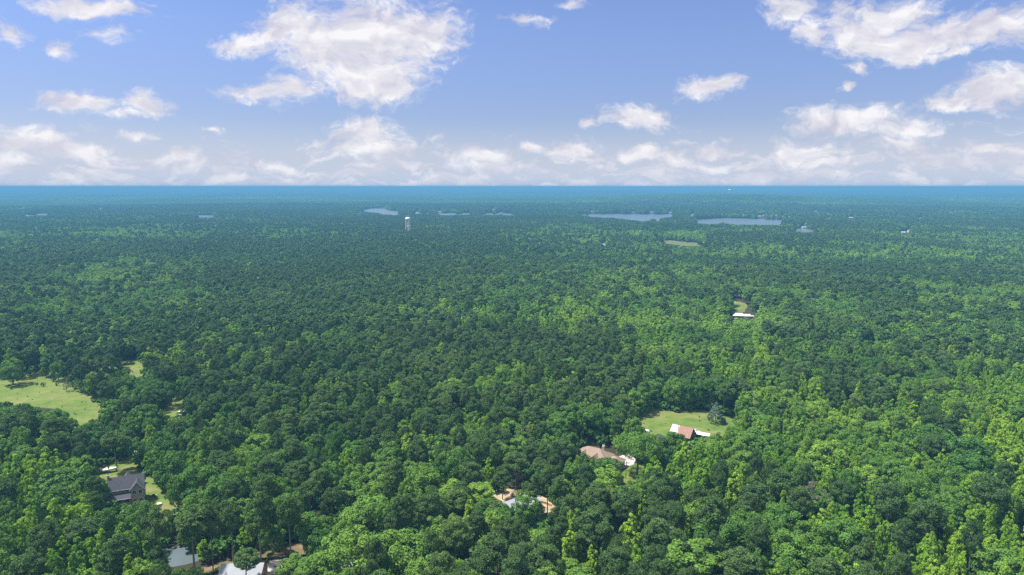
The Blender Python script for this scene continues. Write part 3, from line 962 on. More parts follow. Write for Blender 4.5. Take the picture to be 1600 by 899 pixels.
# ---- named trees read off the photograph: kind, crown centre x, y, height, crown radius, tone
NAMED = [
 ('oak', 1085, 880, 17, 9, .62), ('oak', 1125, 838, 19, 8.5, .25), ('oak', 1165, 829, 17, 7, .45), ('oak', 1214, 812, 17, 7, .3),
 ('oak', 1295, 712, 19, 9, .95), ('oak', 1451, 690, 19, 10, .15), ('oak', 1508, 706, 19, 10, .12), ('oak', 1513, 737, 18, 9, .08),
 ('oak', 1324, 842, 17, 7.5, .35), ('oak', 1243, 864, 18, 8, .55), ('oak', 1497, 784, 15, 6, .6), ('oak', 1346, 748, 15, 6.5, .98),
 ('oak', 1400, 712, 16, 6.5, .6), ('oak', 1410, 745, 16, 6.5, .5), ('oak', 1250, 735, 14, 6, .5), ('poplar', 1250, 725, 14, 4, .85),
 ('pine', 1223, 752, 21, 6, .35), ('pine', 1390, 780, 21, 6.5, .2), ('pine', 1451, 802, 21, 6.5, .3), ('pine', 1549, 765, 22, 6.5, .25),
 ('pine', 1459, 655, 22, 6, .1), ('pine', 1480, 668, 20, 5.5, .1), ('pine', 1350, 873, 18, 5, .4), ('pine', 1290, 890, 18, 5, .5),
 ('oak', 712, 728, 19, 7.0, .42), ('oak', 575, 808, 18, 8.5, .60), ('oak', 555, 868, 19, 10.0, .72), ('oak', 625, 872, 18, 9.0, .66),
 ('oak', 662, 752, 17, 7, .62), ('oak', 585, 767, 17, 7, .60), ('oak', 558, 745, 15, 6, .55), ('oak', 822, 790, 13, 5.0, .5), ('oak', 767, 806, 13, 6.5, .35),
 ('poplar', 735, 808, 16, 3.2, .98), ('poplar', 890, 862, 17, 3.8, .98), ('poplar', 905, 850, 12, 3, .9),
 ('oak', 34, 652, 17, 6.5, .12), ('oak', 76, 665, 19, 7.5, .32), ('oak', 104, 672, 15, 5, .2), ('oak', 140, 680, 16, 6.5, .15), ('pine', 178, 688, 19, 6.5, .6),
 ('oak', 228, 655, 18, 7, .3), ('oak', 97, 757, 18, 8, .38), ('poplar', 130, 805, 19, 4.2, .8), ('poplar', 88, 812, 19, 4.6, .78), ('poplar', 112, 818, 15, 4, .7), ('poplar', 42, 822, 15, 4, .78),
 ('oak', 165, 819, 14, 4.6, .42), ('oak', 218, 806, 15, 6.2, .38), ('poplar', 50, 740, 20, 4.5, .8), ('poplar', 72, 728, 19, 4.5, .7),
 ('poplar', 26, 738, 19, 4.5, .65), ('oak', 146, 768, 14, 5.2, .2), ('poplar', 120, 742, 16, 4, .6), ('oak', 274, 728, 18, 7.5, .22), ('oak', 314, 752, 18, 7.5, .25), ('oak', 256, 702, 17, 6.5, .18), ('oak', 348, 768, 17, 7, .3),
 ('oak', 152, 690, 14, 6, .2), ('oak', 187, 688, 14, 6, .15),
 ('poplar', 232, 560, 19, 4, .95), ('poplar', 248, 565, 18, 4, .8), ('poplar', 266, 564, 19, 4.6, .9), ('poplar', 282, 562, 19, 4.4, .85), ('poplar', 275, 580, 14, 4, .6),
 ('oak', 18, 577, 17, 6.5, .55), ('poplar', 16, 562, 19, 4, .5), ('oak', 78, 566, 16, 5.5, .35), ('oak', 108, 560, 17, 7, .05), ('oak', 90, 577, 13, 4.5, .5),
 ('oak', 130, 573, 16, 5, .5), ('oak', 150, 575, 15, 5, .45), ('oak', 175, 568, 13, 5, .2), ('oak', 152, 596, 15, 6.5, .1), ('oak', 178, 604, 15, 6.0, .08), ('oak', 200, 608, 14, 5.5, .2),
 ('oak', 235, 607, 16, 8, .12), ('oak', 255, 612, 15, 6.5, .1), ('oak', 198, 632, 11, 4.5, .4), ('oak', 218, 620, 13, 5, .3),
 ('oak', 1055, 612, 17, 6.5, .55), ('oak', 1030, 608, 16, 6, .4), ('oak', 1000, 622, 15, 6, .5), ('poplar', 985, 630, 14, 4, .6), ('oak', 1082, 610, 18, 7, .2), ('oak', 1108, 610, 18, 7, .15), ('oak', 1138, 612, 18, 7, .1),
 ('oak', 1174, 630, 16, 7, .75), ('poplar', 1192, 622, 15, 3.6, .8), ('oak', 1200, 650, 15, 5, .3), ('oak', 1055, 690, 13, 5.5, .2),
 ('poplar', 1075, 712, 15, 4.5, .85), ('poplar', 1062, 722, 14, 4, .8), ('oak', 1110, 702, 14, 6, .8), ('oak', 1145, 705, 15, 6.5, .75), ('oak', 1160, 725, 15, 6, .7), ('oak', 1135, 738, 14, 6, .5),
 ('oak', 1180, 690, 16, 8, .4), ('oak', 1210, 700, 16, 7, .35), ('oak', 1130, 690, 11, 4.5, .2),
 ('poplar', 1148, 768, 18, 4.2, .98), ('poplar', 985, 830, 16, 3.5, .95), ('poplar', 1000, 815, 15, 3, .85), ('poplar', 955, 848, 15, 3, .9), ('poplar', 1008, 795, 12, 3, .6), ('poplar', 990, 858, 14, 3.5, .9),
 ('poplar', 925, 882, 15, 3, .95), ('poplar', 1047, 815, 13, 2.6, .95), ('poplar', 1075, 832, 12, 2.6, .8),
 ('pine', 932, 775, 20, 5.6, .45), ('pine', 982, 785, 20, 5.6, .35), ('pine', 1032, 775, 20, 5.4, .3), ('pine', 1110, 800, 21, 5.8, .35), ('pine', 1050, 800, 17, 5, .15), ('pine', 1085, 772, 18, 5, .45),
 ('pine', 1030, 835, 20, 6, .35), ('pine', 928, 822, 20, 6, .35), ('pine', 965, 875, 19, 5.6, .25), ('pine', 1165, 880, 19, 6.2, .35), ('pine', 1058, 850, 17, 5, .5), ('pine', 1180, 775, 20, 6, .2), ('pine', 1225, 760, 19, 5.5, .25), ('pine', 1160, 800, 17, 4.5, .3),
 ('pine', 855, 872, 20, 5.4, .5), ('pine', 815, 868, 19, 5.8, .25), ('pine', 772, 862, 19, 5.6, .25), ('pine', 750, 880, 18, 5.4, .3),
 ('pine', 247, 822, 24, 5.0, .62), ('pine', 299, 818, 25, 6.2, .60), ('pine', 328, 815, 23, 4.4, .62), ('pine', 360, 808, 22, 4.6, .5), ('pine', 404, 802, 24, 4.8, .5),
 ('pine', 451, 800, 24, 4.8, .55), ('pine', 632, 800, 22, 4.2, .4), ('pine', 618, 805, 21, 4, .45), ('pine', 654, 800, 21, 5, .55), ('pine', 676, 790, 21, 5.5, .4),
 ('pine', 856, 752, 20, 5, .45), ('pine', 876, 764, 19, 4, .5), ('pine', 868, 806, 12, 3.2, .3), ('pine', 838, 760, 17, 5, .2), ('pine', 382, 872, 15, 4.2, .55),
 ('oak', 790, 715, 15, 5.6, .62), ('oak', 778, 712, 15, 5, .55), ('oak', 858, 700, 15, 6, .5), ('oak', 920, 727, 12, 5.2, .35), ('oak', 948, 734, 13, 5.8, .2), ('oak', 900, 742, 13, 5.5, .4), ('pine', 785, 745, 13, 4.5, .3),
 ('oak', 895, 650, 18, 8, .3), ('oak', 920, 655, 18, 7, .25), ('oak', 880, 660, 17, 7, .35), ('oak', 960, 650, 17, 6.5, .15), ('oak', 974, 660, 13, 5.5, .15),
 ('poplar', 895, 598, 17, 4.5, .95), ('poplar', 885, 604, 15, 4, .8), ('oak', 690, 740, 16, 5, .15), ('poplar', 642, 700, 16, 4.5, .9), ('poplar', 660, 706, 14, 4, .85),
 ('oak', 490, 825, 16, 5.5, .4), ('poplar', 382, 828, 12, 3.4, .75), ('oak', 425, 838, 11, 4.2, .35), ('oak', 500, 850, 13, 5, .2), ('poplar', 318, 858, 8, 2.6, .6),
 ('oak', 400, 700, 17, 7, .75), ('oak', 385, 715, 15, 6, .7), ('oak', 455, 885, 9, 4.2, .6), ('oak', 485, 890, 10, 4.8, .6), ('poplar', 372, 690, 13, 3.6, .9), ('poplar', 236, 680, 14, 3.4, .8), ('poplar', 278, 668, 17, 4, .9), ('poplar', 333, 697, 14, 2.6, .95),
]

rng = np.random.default_rng(7)
trees = []          # dict kind x y H Rc tint named

for (kd, cx, cyy, H, Rc, tn) in NAMED:
    zc = {'oak': .58, 'pine': .72, 'poplar': .6}[kd] * H
    q = at(cx, cyy, zc)
    trees.append((kd, q[0], q[1], H, Rc, tn, True))


def candidates(d0, d1, sp, seed, halfang=50):
    r_ = np.random.default_rng(seed)
    xs = np.arange(-d1, d1, sp)
    ys = np.arange(0, d1, sp * 0.9)
    X, Y = np.meshgrid(xs, ys)
    X = X + (np.arange(len(ys)) % 2)[:, None] * sp * 0.5
    X = (X + r_.uniform(-.36, .36, X.shape) * sp).ravel()
    Y = (Y + r_.uniform(-.36, .36, Y.shape) * sp).ravel()
    D = np.hypot(X, Y)
    A = np.degrees(np.arctan2(X, Y))
    k = (D >= d0) & (D < d1) & (np.abs(A) < halfang)
    return X[k], Y[k], r_


NEAR = 540.0
X, Y, r_ = candidates(115, NEAR, 4.4, 11)
perm = r_.permutation(len(X))
X, Y = X[perm], Y[perm]
P = kind_probs(X, Y)
u = r_.random(len(X))
kid = (u[:, None] > np.cumsum(P, 1)).sum(1).clip(0, 2)
kinds = np.array(['poplar', 'oak', 'pine'])[kid]
baseR = np.array([3.2, 5.6, 4.6])[kid] * r_.uniform(0.62, 1.32, len(X))
baseH = np.array([14.5, 15.0, 18.0])[kid] * r_.uniform(0.86, 1.14, len(X)) * (0.92 + 0.16 * vnoise(X, Y, 60, 9))
bl = blocked(X, Y, baseH, baseR)
grid = {}
def gkey(x, y): return (int(x // 12), int(y // 12))
def ok(x, y, rr, f=0.70):
    gx, gy = gkey(x, y)
    for i in (-1, 0, 1):
        for j in (-1, 0, 1):
            for (ax, ay, ar) in grid.get((gx + i, gy + j), ()):
                if (ax - x) ** 2 + (ay - y) ** 2 < ((rr + ar) * f) ** 2:
                    return False
    return True
for t in trees:
    grid.setdefault(gkey(t[1], t[2]), []).append((t[1], t[2], t[4]))
# footprints of the buildings, as blockers
FOOT = [(*at(203, 780)[:2], 11), (*at(815, 788)[:2], 10), (*at(935, 715)[:2], 13), (*at(1070, 685)[:2], 8), (*at(1100, 684)[:2], 5), (*at(380, 892)[:2], 9),
        (*at(1118, 658)[:2], 5), (*at(1161, 494)[:2], 14), (*at(988, 744)[:2], 4), (*at(170, 738)[:2], 6), (*at(560, 893)[:2], 7)]
for k in range(len(X)):
    if bl[k]:
        continue
    x, y = X[k], Y[k]
    if any((x - a) ** 2 + (y - b) ** 2 < (c + 2) ** 2 for a, b, c in FOOT):
        continue
    if ok(x, y, baseR[k]):
        grid.setdefault(gkey(x, y), []).append((x, y, baseR[k]))
        tn = {'poplar': 0.25 + 0.7 * vnoise(x, y, 45, 21), 'oak': 0.12 + 0.85 * vnoise(x, y, 40, 22), 'pine': 0.05 + 0.4 * vnoise(x, y, 50, 23) + 0.35 * vnoise(x, y, 210, 24)}[kinds[k]]
        tn = float(np.clip(tn + r_.normal() * 0.13, 0, 1))
        trees.append((kinds[k], x, y, baseH[k], baseR[k], tn, False))

# in view?
T = np.array([(t[1], t[2], t[3]) for t in trees])
px, py, dep = project(np.stack([T[:, 0], T[:, 1], T[:, 2] * 0.75], 1))
halfw = np.array([t[4] for t in trees]) * F / dep
inview = (px > -halfw * 0.5) & (px < 1600 + halfw * 0.5) & (py < 899 + halfw * 0.6)
size_in_photo = np.array([t[4] * t[3] for t in trees]) / dep ** 2
chosen = set()
QUOTA = {'pine': 270, 'oak': 290, 'poplar': 285}
for kd in QUOTA:
    ids = [i for i in range(len(trees)) if trees[i][0] == kd and inview[i]]
    ids.sort(key=lambda i: -(size_in_photo[i] + (1 if trees[i][6] else 0)))
    chosen |= set(ids[:QUOTA[kd]])

# ------------------------------------------------------------------ labels of the single trees
LAND = [('the stone house', 203, 765), ('the white motorboat', 170, 735), ('the open field at the left edge', 80, 615),
        ('the small pond', 290, 870), ('the unfinished white-roofed house', 380, 888), ('the black dumpster', 503, 868),
        ('the grey metal-roofed shed', 812, 782), ('the tan-roofed house', 935, 708), ('the rusty-roofed barn', 1068, 676),
        ('the silvery conifer', 1118, 648), ('the pale half-bare tree', 1269, 796), ('the white farm building', 1160, 491),
        ('the bottom right corner', 1600, 899), ('the middle of the right edge', 1600, 600), ('the bottom left corner', 0, 899),
        ('the middle of the bottom edge', 720, 899), ('the small white camper', 1009, 676), ('the leaning utility pole', 977, 733)]
TONE = {'pine': [(.22, 'blackish green'), (.38, 'dark green'), (.55, 'dull green'), (2, 'olive green')],
        'oak': [(.25, 'deep green'), (.45, 'mid green'), (.65, 'fresh green'), (2, 'yellowish green')],
        'poplar': [(.45, 'clear green'), (.62, 'bright green'), (.8, 'lime green'), (2, 'yellow-green')]}
KINDNAME = {'pine': 'pine', 'oak': 'broadleaf tree', 'poplar': 'pointed poplar'}
ONES = ['', 'nearest', 'second nearest', 'third nearest', 'fourth nearest', 'fifth nearest', 'sixth nearest', 'seventh nearest', 'eighth nearest', 'ninth nearest',
        'tenth nearest', 'eleventh nearest', 'twelfth nearest', 'thirteenth nearest', 'fourteenth nearest', 'fifteenth nearest', 'sixteenth nearest',
        'seventeenth nearest', 'eighteenth nearest', 'nineteenth nearest', 'twentieth nearest']
buckets = {}
for i in chosen:
    kd, x, y, H, Rc, tn, nm = trees[i]
    dd = [(math.hypot((px[i] - lx) * 0.75, py[i] - ly), ln, px[i] - lx, py[i] - ly) for ln, lx, ly in LAND]
    dist, ln, ddx, ddy = min(dd)
    if 'right corner' in ln: rel = 'near'
    elif 'left corner' in ln: rel = 'near'
    elif 'bottom edge' in ln: rel = 'right of' if ddx > 60 else 'left of' if ddx < -60 else 'above'
    elif 'right edge' in ln: rel = 'above' if ddy < 0 else 'below'
    elif abs(ddx) * 0.75 > abs(ddy): rel = 'right of' if ddx > 0 else 'left of'
    else: rel = 'beyond' if ddy < 0 else 'in front of'
    tone = next(w_ for lim, w_ in TONE[kd] if tn < lim)
    sz = 'small' if H * Rc < {'pine': 70, 'oak': 75, 'poplar': 48}[kd] else 'tall' if kd != 'oak' and H > {'pine': 20.5, 'poplar': 17.5}[kd] else 'broad' if kd == 'oak' and Rc > 7.4 else 'mid-sized'
    buckets.setdefault((sz, tone, kd, rel, ln), []).append((dist, i))
LABEL = {}
for (sz, tone, kd, rel, ln), L in buckets.items():
    L.sort()
    for k, (dist, i) in enumerate(L):
        tail = '' if len(L) == 1 else ', ' + ONES[min(k + 1, 20)]
        LABEL[i] = f'{sz} {tone} {KINDNAME[kd]} {rel} {ln}{tail}'

LABEL = {k: v.replace('the open field at the left edge', 'the left-hand field').replace('the middle of the right edge', 'the right edge') for k, v in LABEL.items()}
GROUP = {'pine': 'pines standing in the forest', 'oak': 'round-crowned broadleaf trees in the forest', 'poplar': 'bright pointed poplars in the forest'}
CAT = {'pine': 'pine tree', 'oak': 'broadleaf tree', 'poplar': 'poplar'}


def tree_object(name, kind, var, x, y, z, H, Rc, tint, rz, label, cat, group, crown=None, trunk=None):
    cm, tm, Hv, Rv = PROTO[kind, var]
    t = bpy.data.objects.new(name, None)
    t.empty_display_size = 0.5
    COL.objects.link(t)
    t.location = (float(x), float(y), float(z))
    t.rotation_euler = (0, 0, rz)
    t.scale = (Rc / Rv, Rc / Rv, H / Hv)
    tag(t, label, cat, group)
    c = bpy.data.objects.new('crown', cm)
    COL.objects.link(c); c.parent = t; c['tint'] = float(tint)
    b = bpy.data.objects.new('trunk', tm)
    COL.objects.link(b); b.parent = t
    return t


pts = []      # forest points: x y z idx rz scaleR scaleH tint
ORDER = []
IDX = {}
def proto_index(key):
    if key not in IDX:
        IDX[key] = len(ORDER); ORDER.append(key)
    return IDX[key]


rr_ = random.Random(5)
for i, (kd, x, y, H, Rc, tn, nm) in enumerate(trees):
    v = rr_.randrange(NVAR[kd])
    if i in chosen:
        tree_object({'pine': 'pine_tree', 'oak': 'broadleaf_tree', 'poplar': 'poplar_tree'}[kd], kd, v, x, y, 0, H, Rc, tn, rr_.uniform(0, 6.28), LABEL[i], CAT[kd], GROUP[kd])
    else:
        cm, tm, Hv, Rv = PROTO[kd, v]
        pts.append((x, y, 0, proto_index((kd, v, 0)), rr_.uniform(0, 6.28), Rc / Rv, H / Hv, tn))
N_NEAR = len(trees)

# ------------------------------------------------------------------ forest beyond, one object
def scatter(d0, d1, sp, lev, seed, wide=1.0):
    X, Y, r_ = candidates(d0, d1, sp, seed, 46)
    P = kind_probs(X, Y)
    u = r_.random(len(X))
    kid = (u[:, None] > np.cumsum(P, 1)).sum(1).clip(0, 2)
    Rr = np.array([4.0, 5.9, 4.6])[kid] * r_.uniform(0.72, 1.28, len(X)) * wide
    Hh = np.array([15.5, 15.5, 18.5])[kid] * r_.uniform(0.85, 1.15, len(X)) * (0.90 + 0.2 * vnoise(X, Y, 70, 9))
    b = blocked(X, Y, Hh, Rr, near=d1 < 1200)
    Z = relief(X, Y)
    tn = np.where(kid == 0, 0.25 + 0.7 * vnoise(X, Y, 55, 21), np.where(kid == 1, 0.12 + 0.85 * vnoise(X, Y, 50, 22), 0.05 + 0.4 * vnoise(X, Y, 60, 23) + 0.35 * vnoise(X, Y, 230, 24)))
    tn = np.clip(tn + r_.normal(size=len(X)) * 0.13, 0, 1)
    vv = r_.integers(0, 100, len(X))
    rz = r_.uniform(0, 6.28, len(X))
    names = ['poplar', 'oak', 'pine']
    for k in np.nonzero(~b)[0]:
        kd = names[kid[k]]
        v = int(vv[k]) % NVAR[kd]
        _, _, Hv, Rv = PROTO[kd, v]
        pts.append((X[k], Y[k], Z[k], proto_index((kd, v, lev)), rz[k], Rr[k] / Rv, Hh[k] / Hv, tn[k]))


scatter(NEAR, 1150, 7.3, 1, 31)
scatter(1150, 2700, 7.6, 2, 32)
scatter(2700, 4300, 8.8, 2, 33, 1.14)

# bushes under the near trees and along the clearings
X, Y, r_ = candidates(115, 620, 5.2, 41, 46)
hb = np.full(len(X), 3.6); rb = np.full(len(X), 2.2)
b = blocked(X, Y, hb, rb)
for k in np.nonzero(~b)[0]:
    if any((X[k] - a) ** 2 + (Y[k] - bb) ** 2 < (c + 1) ** 2 for a, bb, c in FOOT):
        continue
    s = r_.uniform(0.6, 1.15)
    pts.append((X[k], Y[k], 0, proto_index(('bush', int(r_.integers(0, 3)), 1)), r_.uniform(0, 6.28), s, s * r_.uniform(.7, 1.2), r_.uniform(0, .5)))

for poly, cnt in ((FIELD, 110), (FIELD2, 14), (STRIP, 8), (MEADOW, 26), (SAND, 30), (SITE, 60), (YARD, 14)):
    bx = [q[0] for q in poly]; by = [q[1] for q in poly]
    for _ in range(cnt):
        qx, qy = r_.uniform(max(0, min(bx)), max(bx)), r_.uniform(min(by), min(899, max(by)))
        if inpoly(np.array([qx]), np.array([qy]), poly)[0]:
            q = at(qx, qy); s = r_.uniform(0.05, 0.17)
            pts.append((q[0], q[1], 0, proto_index(('bush', int(r_.integers(0, 3)), 2)), r_.uniform(0, 6.28), s, s, r_.uniform(0, .7)))

# distant stands: patches of whole trees
PATCH = 120.0
def rampcol(kind, t):
    st = STOPS[kind]
    xs = [s[0] for s in st]
    return np.stack([np.interp(t, xs, [s[1][c] for s in st]) for c in range(3)], 1)


def make_patch(seed, mixw, nq_tree, grow):
    r_ = np.random.default_rng(seed)
    sp = 7.4
    g = np.arange(-PATCH / 2, PATCH / 2, sp)
    X, Y = np.meshgrid(g, g)
    X = (X + r_.uniform(-.4, .4, X.shape) * sp).ravel(); Y = (Y + r_.uniform(-.4, .4, Y.shape) * sp).ravel()
    nt = len(X)
    pr = np.array(mixw, float) * np.exp(3.0 * (np.stack([vnoise(X + seed * 500, Y, 30, s) for s in (1, 2, 3)], 1) - .5))
    pr /= pr.sum(1, keepdims=True)
    kid = (r_.random(nt)[:, None] > np.cumsum(pr, 1)).sum(1).clip(0, 2)
    Rr = np.array([3.9, 5.6, 4.6])[kid] * r_.uniform(0.8, 1.25, nt)
    Hh = np.array([16.5, 16.5, 18.5])[kid] * r_.uniform(0.85, 1.2, nt)
    tn = np.clip(np.array([0.6, 0.45, 0.35])[kid] + r_.normal(size=nt) * 0.2, 0, 1)
    n_ = nt * nq_tree
    ti = np.repeat(np.arange(nt), nq_tree)
    d = unit(r_.normal(size=(n_, 3)) + np.array([0, 0, 0.35]))
    rr = r_.uniform(0.7, 1.02, n_)
    zc = Hh * 0.66
    point = np.where(kid == 0, 1.0, 0.0)[ti]
    taper = 1 - point * np.clip(d[:, 2], 0, 1) * 0.55
    Pn = np.stack([X[ti] + d[:, 0] * rr * Rr[ti] * taper, Y[ti] + d[:, 1] * rr * Rr[ti] * taper, zc[ti] + d[:, 2] * rr * Hh[ti] * 0.33], 1)
    N = unit(d + np.array([0, 0, .3]) + r_.normal(size=(n_, 3)) * 0.5)
    V = cards(Pn, N, grow * (0.7 + 0.6 * r_.random(n_)), 0.7, r_)
    col = np.zeros((nt, 3))
    for q, kd in enumerate(('poplar', 'oak', 'pine')):
        s = kid == q
        if s.any():
            col[s] = rampcol(kd, tn[s])
    hue = col[ti] * (0.75 + 0.5 * r_.random(n_))[:, None]
    return quads_mesh('patch', V, None, M['far_leaf'], hue)


MIX = [(.2, .6, 2.4), (.3, 1, 1.4), (.5, 1.4, .9), (1.3, 1.2, .5)]
NP = 3
for s in range(NP):
    for q, mw in enumerate(MIX):
        LOD['patch', s * 4 + q, 0] = make_patch(100 + s * 10 + q, mw, 46, 1.25)
        LOD['patch', s * 4 + q, 1] = make_patch(200 + s * 10 + q, mw, 16, 2.3)


FARFIELD = [(455 / 4 + 500, 309.5), (1170 / 4 + 500, 312.5), (232, 298.5), (1437, 345), (1000, 301), (1300, 306), (90, 318), (1500, 322), (420, 303)]
FFW = [at(*q)[:2] for q in FARFIELD]


def scatter_patches(d0, d1, sp, lev, seed):
    r_ = np.random.default_rng(seed)
    xs = np.arange(-d1, d1, sp); ys = np.arange(0, d1, sp)
    X, Y = [a.ravel() for a in np.meshgrid(xs, ys)]
    D = np.hypot(X, Y); A = np.degrees(np.arctan2(X, Y))
    k = (D >= d0) & (D < d1) & (np.abs(A) < 44)
    X, Y, D = X[k], Y[k], D[k]
    Z = relief(X, Y)
    n1 = vnoise(X, Y, 500, 51) * .6 + vnoise(X, Y, 1400, 52) * .4
    tn = vnoise(X, Y, 400, 53)
    for k in range(len(X)):
        q = int(np.clip((n1[k] - 0.25) / 0.5 * 4 + r_.normal() * 0.5, 0, 3.99))
        s = int(r_.integers(0, NP))
        sc = sp / (PATCH - 4)
        if any(abs(X[k] - a) < 75 + 0.01 * b and abs(Y[k] - b) < 150 + 0.02 * b for a, b in FFW):
            continue
        pts.append((X[k], Y[k], Z[k] - (sc - 1) * 4, proto_index(('patch', s * 4 + q, lev)), int(r_.integers(0, 4)) * PI / 2, sc, 1.0, float(np.clip(tn[k] + r_.normal() * .08, 0, 1))))


# the ring between the single trees and the patches is trimmed by distance, so the patches start a little further out
scatter_patches(4360, 6200, 112, 0, 61)
scatter_patches(6200, 11000, 150, 1, 62)
scatter_patches(11000, 24000, 260, 1, 63)

pr_col = bpy.data.collections.new('forest tree kinds')
for k, key in enumerate(ORDER):
    o = bpy.data.objects.new(f'k{k:04d}', LOD[key])
    pr_col.objects.link(o)

A_ = np.array(pts, dtype=np.float64)
me = bpy.data.meshes.new('forest')
me.vertices.add(len(A_))
me.vertices.foreach_set('co', A_[:, :3].astype(np.float32).ravel())
a = me.attributes.new('idx', 'INT', 'POINT'); a.data.foreach_set('value', A_[:, 3].astype(np.int32))
a = me.attributes.new('rot', 'FLOAT_VECTOR', 'POINT')
a.data.foreach_set('vector', np.stack([A_[:, 3] * 0, A_[:, 3] * 0, A_[:, 4]], 1).astype(np.float32).ravel())
a = me.attributes.new('scl', 'FLOAT_VECTOR', 'POINT')
a.data.foreach_set('vector', np.stack([A_[:, 5], A_[:, 5], A_[:, 6]], 1).astype(np.float32).ravel())
a = me.attributes.new('tint', 'FLOAT', 'POINT'); a.data.foreach_set('value', A_[:, 7].astype(np.float32))
forest = bpy.data.objects.new('forest', me)
COL.objects.link(forest)
tag(forest, kind='stuff')
ng = bpy.data.node_groups.new('forest', 'GeometryNodeTree')
ng.interface.new_socket('Geometry', in_out='INPUT', socket_type='NodeSocketGeometry')
ng.interface.new_socket('Geometry', in_out='OUTPUT', socket_type='NodeSocketGeometry')
gi = ng.nodes.new('NodeGroupInput'); go = ng.nodes.new('NodeGroupOutput')
ci = ng.nodes.new('GeometryNodeCollectionInfo')
ci.inputs['Collection'].default_value = pr_col
ci.inputs['Separate Children'].default_value = True
ci.inputs['Reset Children'].default_value = True
iop = ng.nodes.new('GeometryNodeInstanceOnPoints')
iop.inputs['Pick Instance'].default_value = True
def na(name, typ):
    nd = ng.nodes.new('GeometryNodeInputNamedAttribute'); nd.data_type = typ
    nd.inputs['Name'].default_value = name
    return nd.outputs['Attribute']
L = ng.links.new
L(gi.outputs[0], iop.inputs['Points']); L(ci.outputs[0], iop.inputs['Instance'])
L(na('idx', 'INT'), iop.inputs['Instance Index'])
e2r = ng.nodes.new('FunctionNodeEulerToRotation')
L(na('rot', 'FLOAT_VECTOR'), e2r.inputs[0]); L(e2r.outputs[0], iop.inputs['Rotation'])
L(na('scl', 'FLOAT_VECTOR'), iop.inputs['Scale'])
L(iop.outputs[0], go.inputs[0])
md = forest.modifiers.new('forest', 'NODES'); md.node_group = ng
print('TREES near', N_NEAR, 'chosen', len(chosen), 'points', len(pts), 'protos', len(ORDER), {k: sum(1 for i in chosen if trees[i][0] == k) for k in QUOTA})

# ------------------------------------------------------------------ buildings
def gable_roof(mb, x0, x1, y0, y1, z0, zr, ridge='x', ov=0.45, t=0.22):
    """two sloping slabs; z0 = height of the wall top"""
    if ridge == 'x':
        ym = (y0 + y1) / 2; k = (zr - z0) / (ym - y0)
        a, b = x0 - ov, x1 + ov
        e = z0 - k * ov + t
        mb.hull([(a, y0 - ov, e), (b, y0 - ov, e), (a, ym, zr + t), (b, ym, zr + t), (a, y0 - ov, e - t), (b, y0 - ov, e - t), (a, ym, zr), (b, ym, zr)])
        mb.hull([(a, y1 + ov, e), (b, y1 + ov, e), (a, ym + .003, zr + t), (b, ym + .003, zr + t), (a, y1 + ov, e - t), (b, y1 + ov, e - t), (a, ym + .003, zr), (b, ym + .003, zr)])
    else:
        xm = (x0 + x1) / 2; k = (zr - z0) / (xm - x0)
        a, b = y0 - ov, y1 + ov
        e = z0 - k * ov + t
        mb.hull([(x0 - ov, a, e), (x0 - ov, b, e), (xm, a, zr + t), (xm, b, zr + t), (x0 - ov, a, e - t), (x0 - ov, b, e - t), (xm, a, zr), (xm, b, zr)])
        mb.hull([(x1 + ov, a, e), (x1 + ov, b, e), (xm + .003, a, zr + t), (xm + .003, b, zr + t), (x1 + ov, a, e - t), (x1 + ov, b, e - t), (xm + .003, a, zr), (xm + .003, b, zr)])
    return mb


def gable_walls(mb, x0, x1, y0, y1, z0, zr, ridge='x', zb=-0.2):
    """solid body with gables, a little under the roof slabs"""
    d = 0.06
    if ridge == 'x':
        ym = (y0 + y1) / 2
        tops = [(x0, ym, zr - d), (x1, ym, zr - d)]
    else:
        xm = (x0 + x1) / 2
        tops = [(xm, y0, zr - d), (xm, y1, zr - d)]
    mb.hull([(x, y, z) for x in (x0, x1) for y in (y0, y1) for z in (zb, z0 - d)] + tops)
    return mb


def hip_roof(mb, x0, x1, y0, y1, z0, zr, ov=0.5):
    L_, W_ = x1 - x0, y1 - y0
    if L_ >= W_:
        tops = [(x0 + W_ / 2, (y0 + y1) / 2, zr), (x1 - W_ / 2, (y0 + y1) / 2, zr)]
    else:
        tops = [((x0 + x1) / 2, y0 + L_ / 2, zr), ((x0 + x1) / 2, y1 - L_ / 2, zr)]
    mb.hull([(x, y, z) for x in (x0 - ov, x1 + ov) for y in (y0 - ov, y1 + ov) for z in (z0, z0 + .12)] + tops)
    return mb


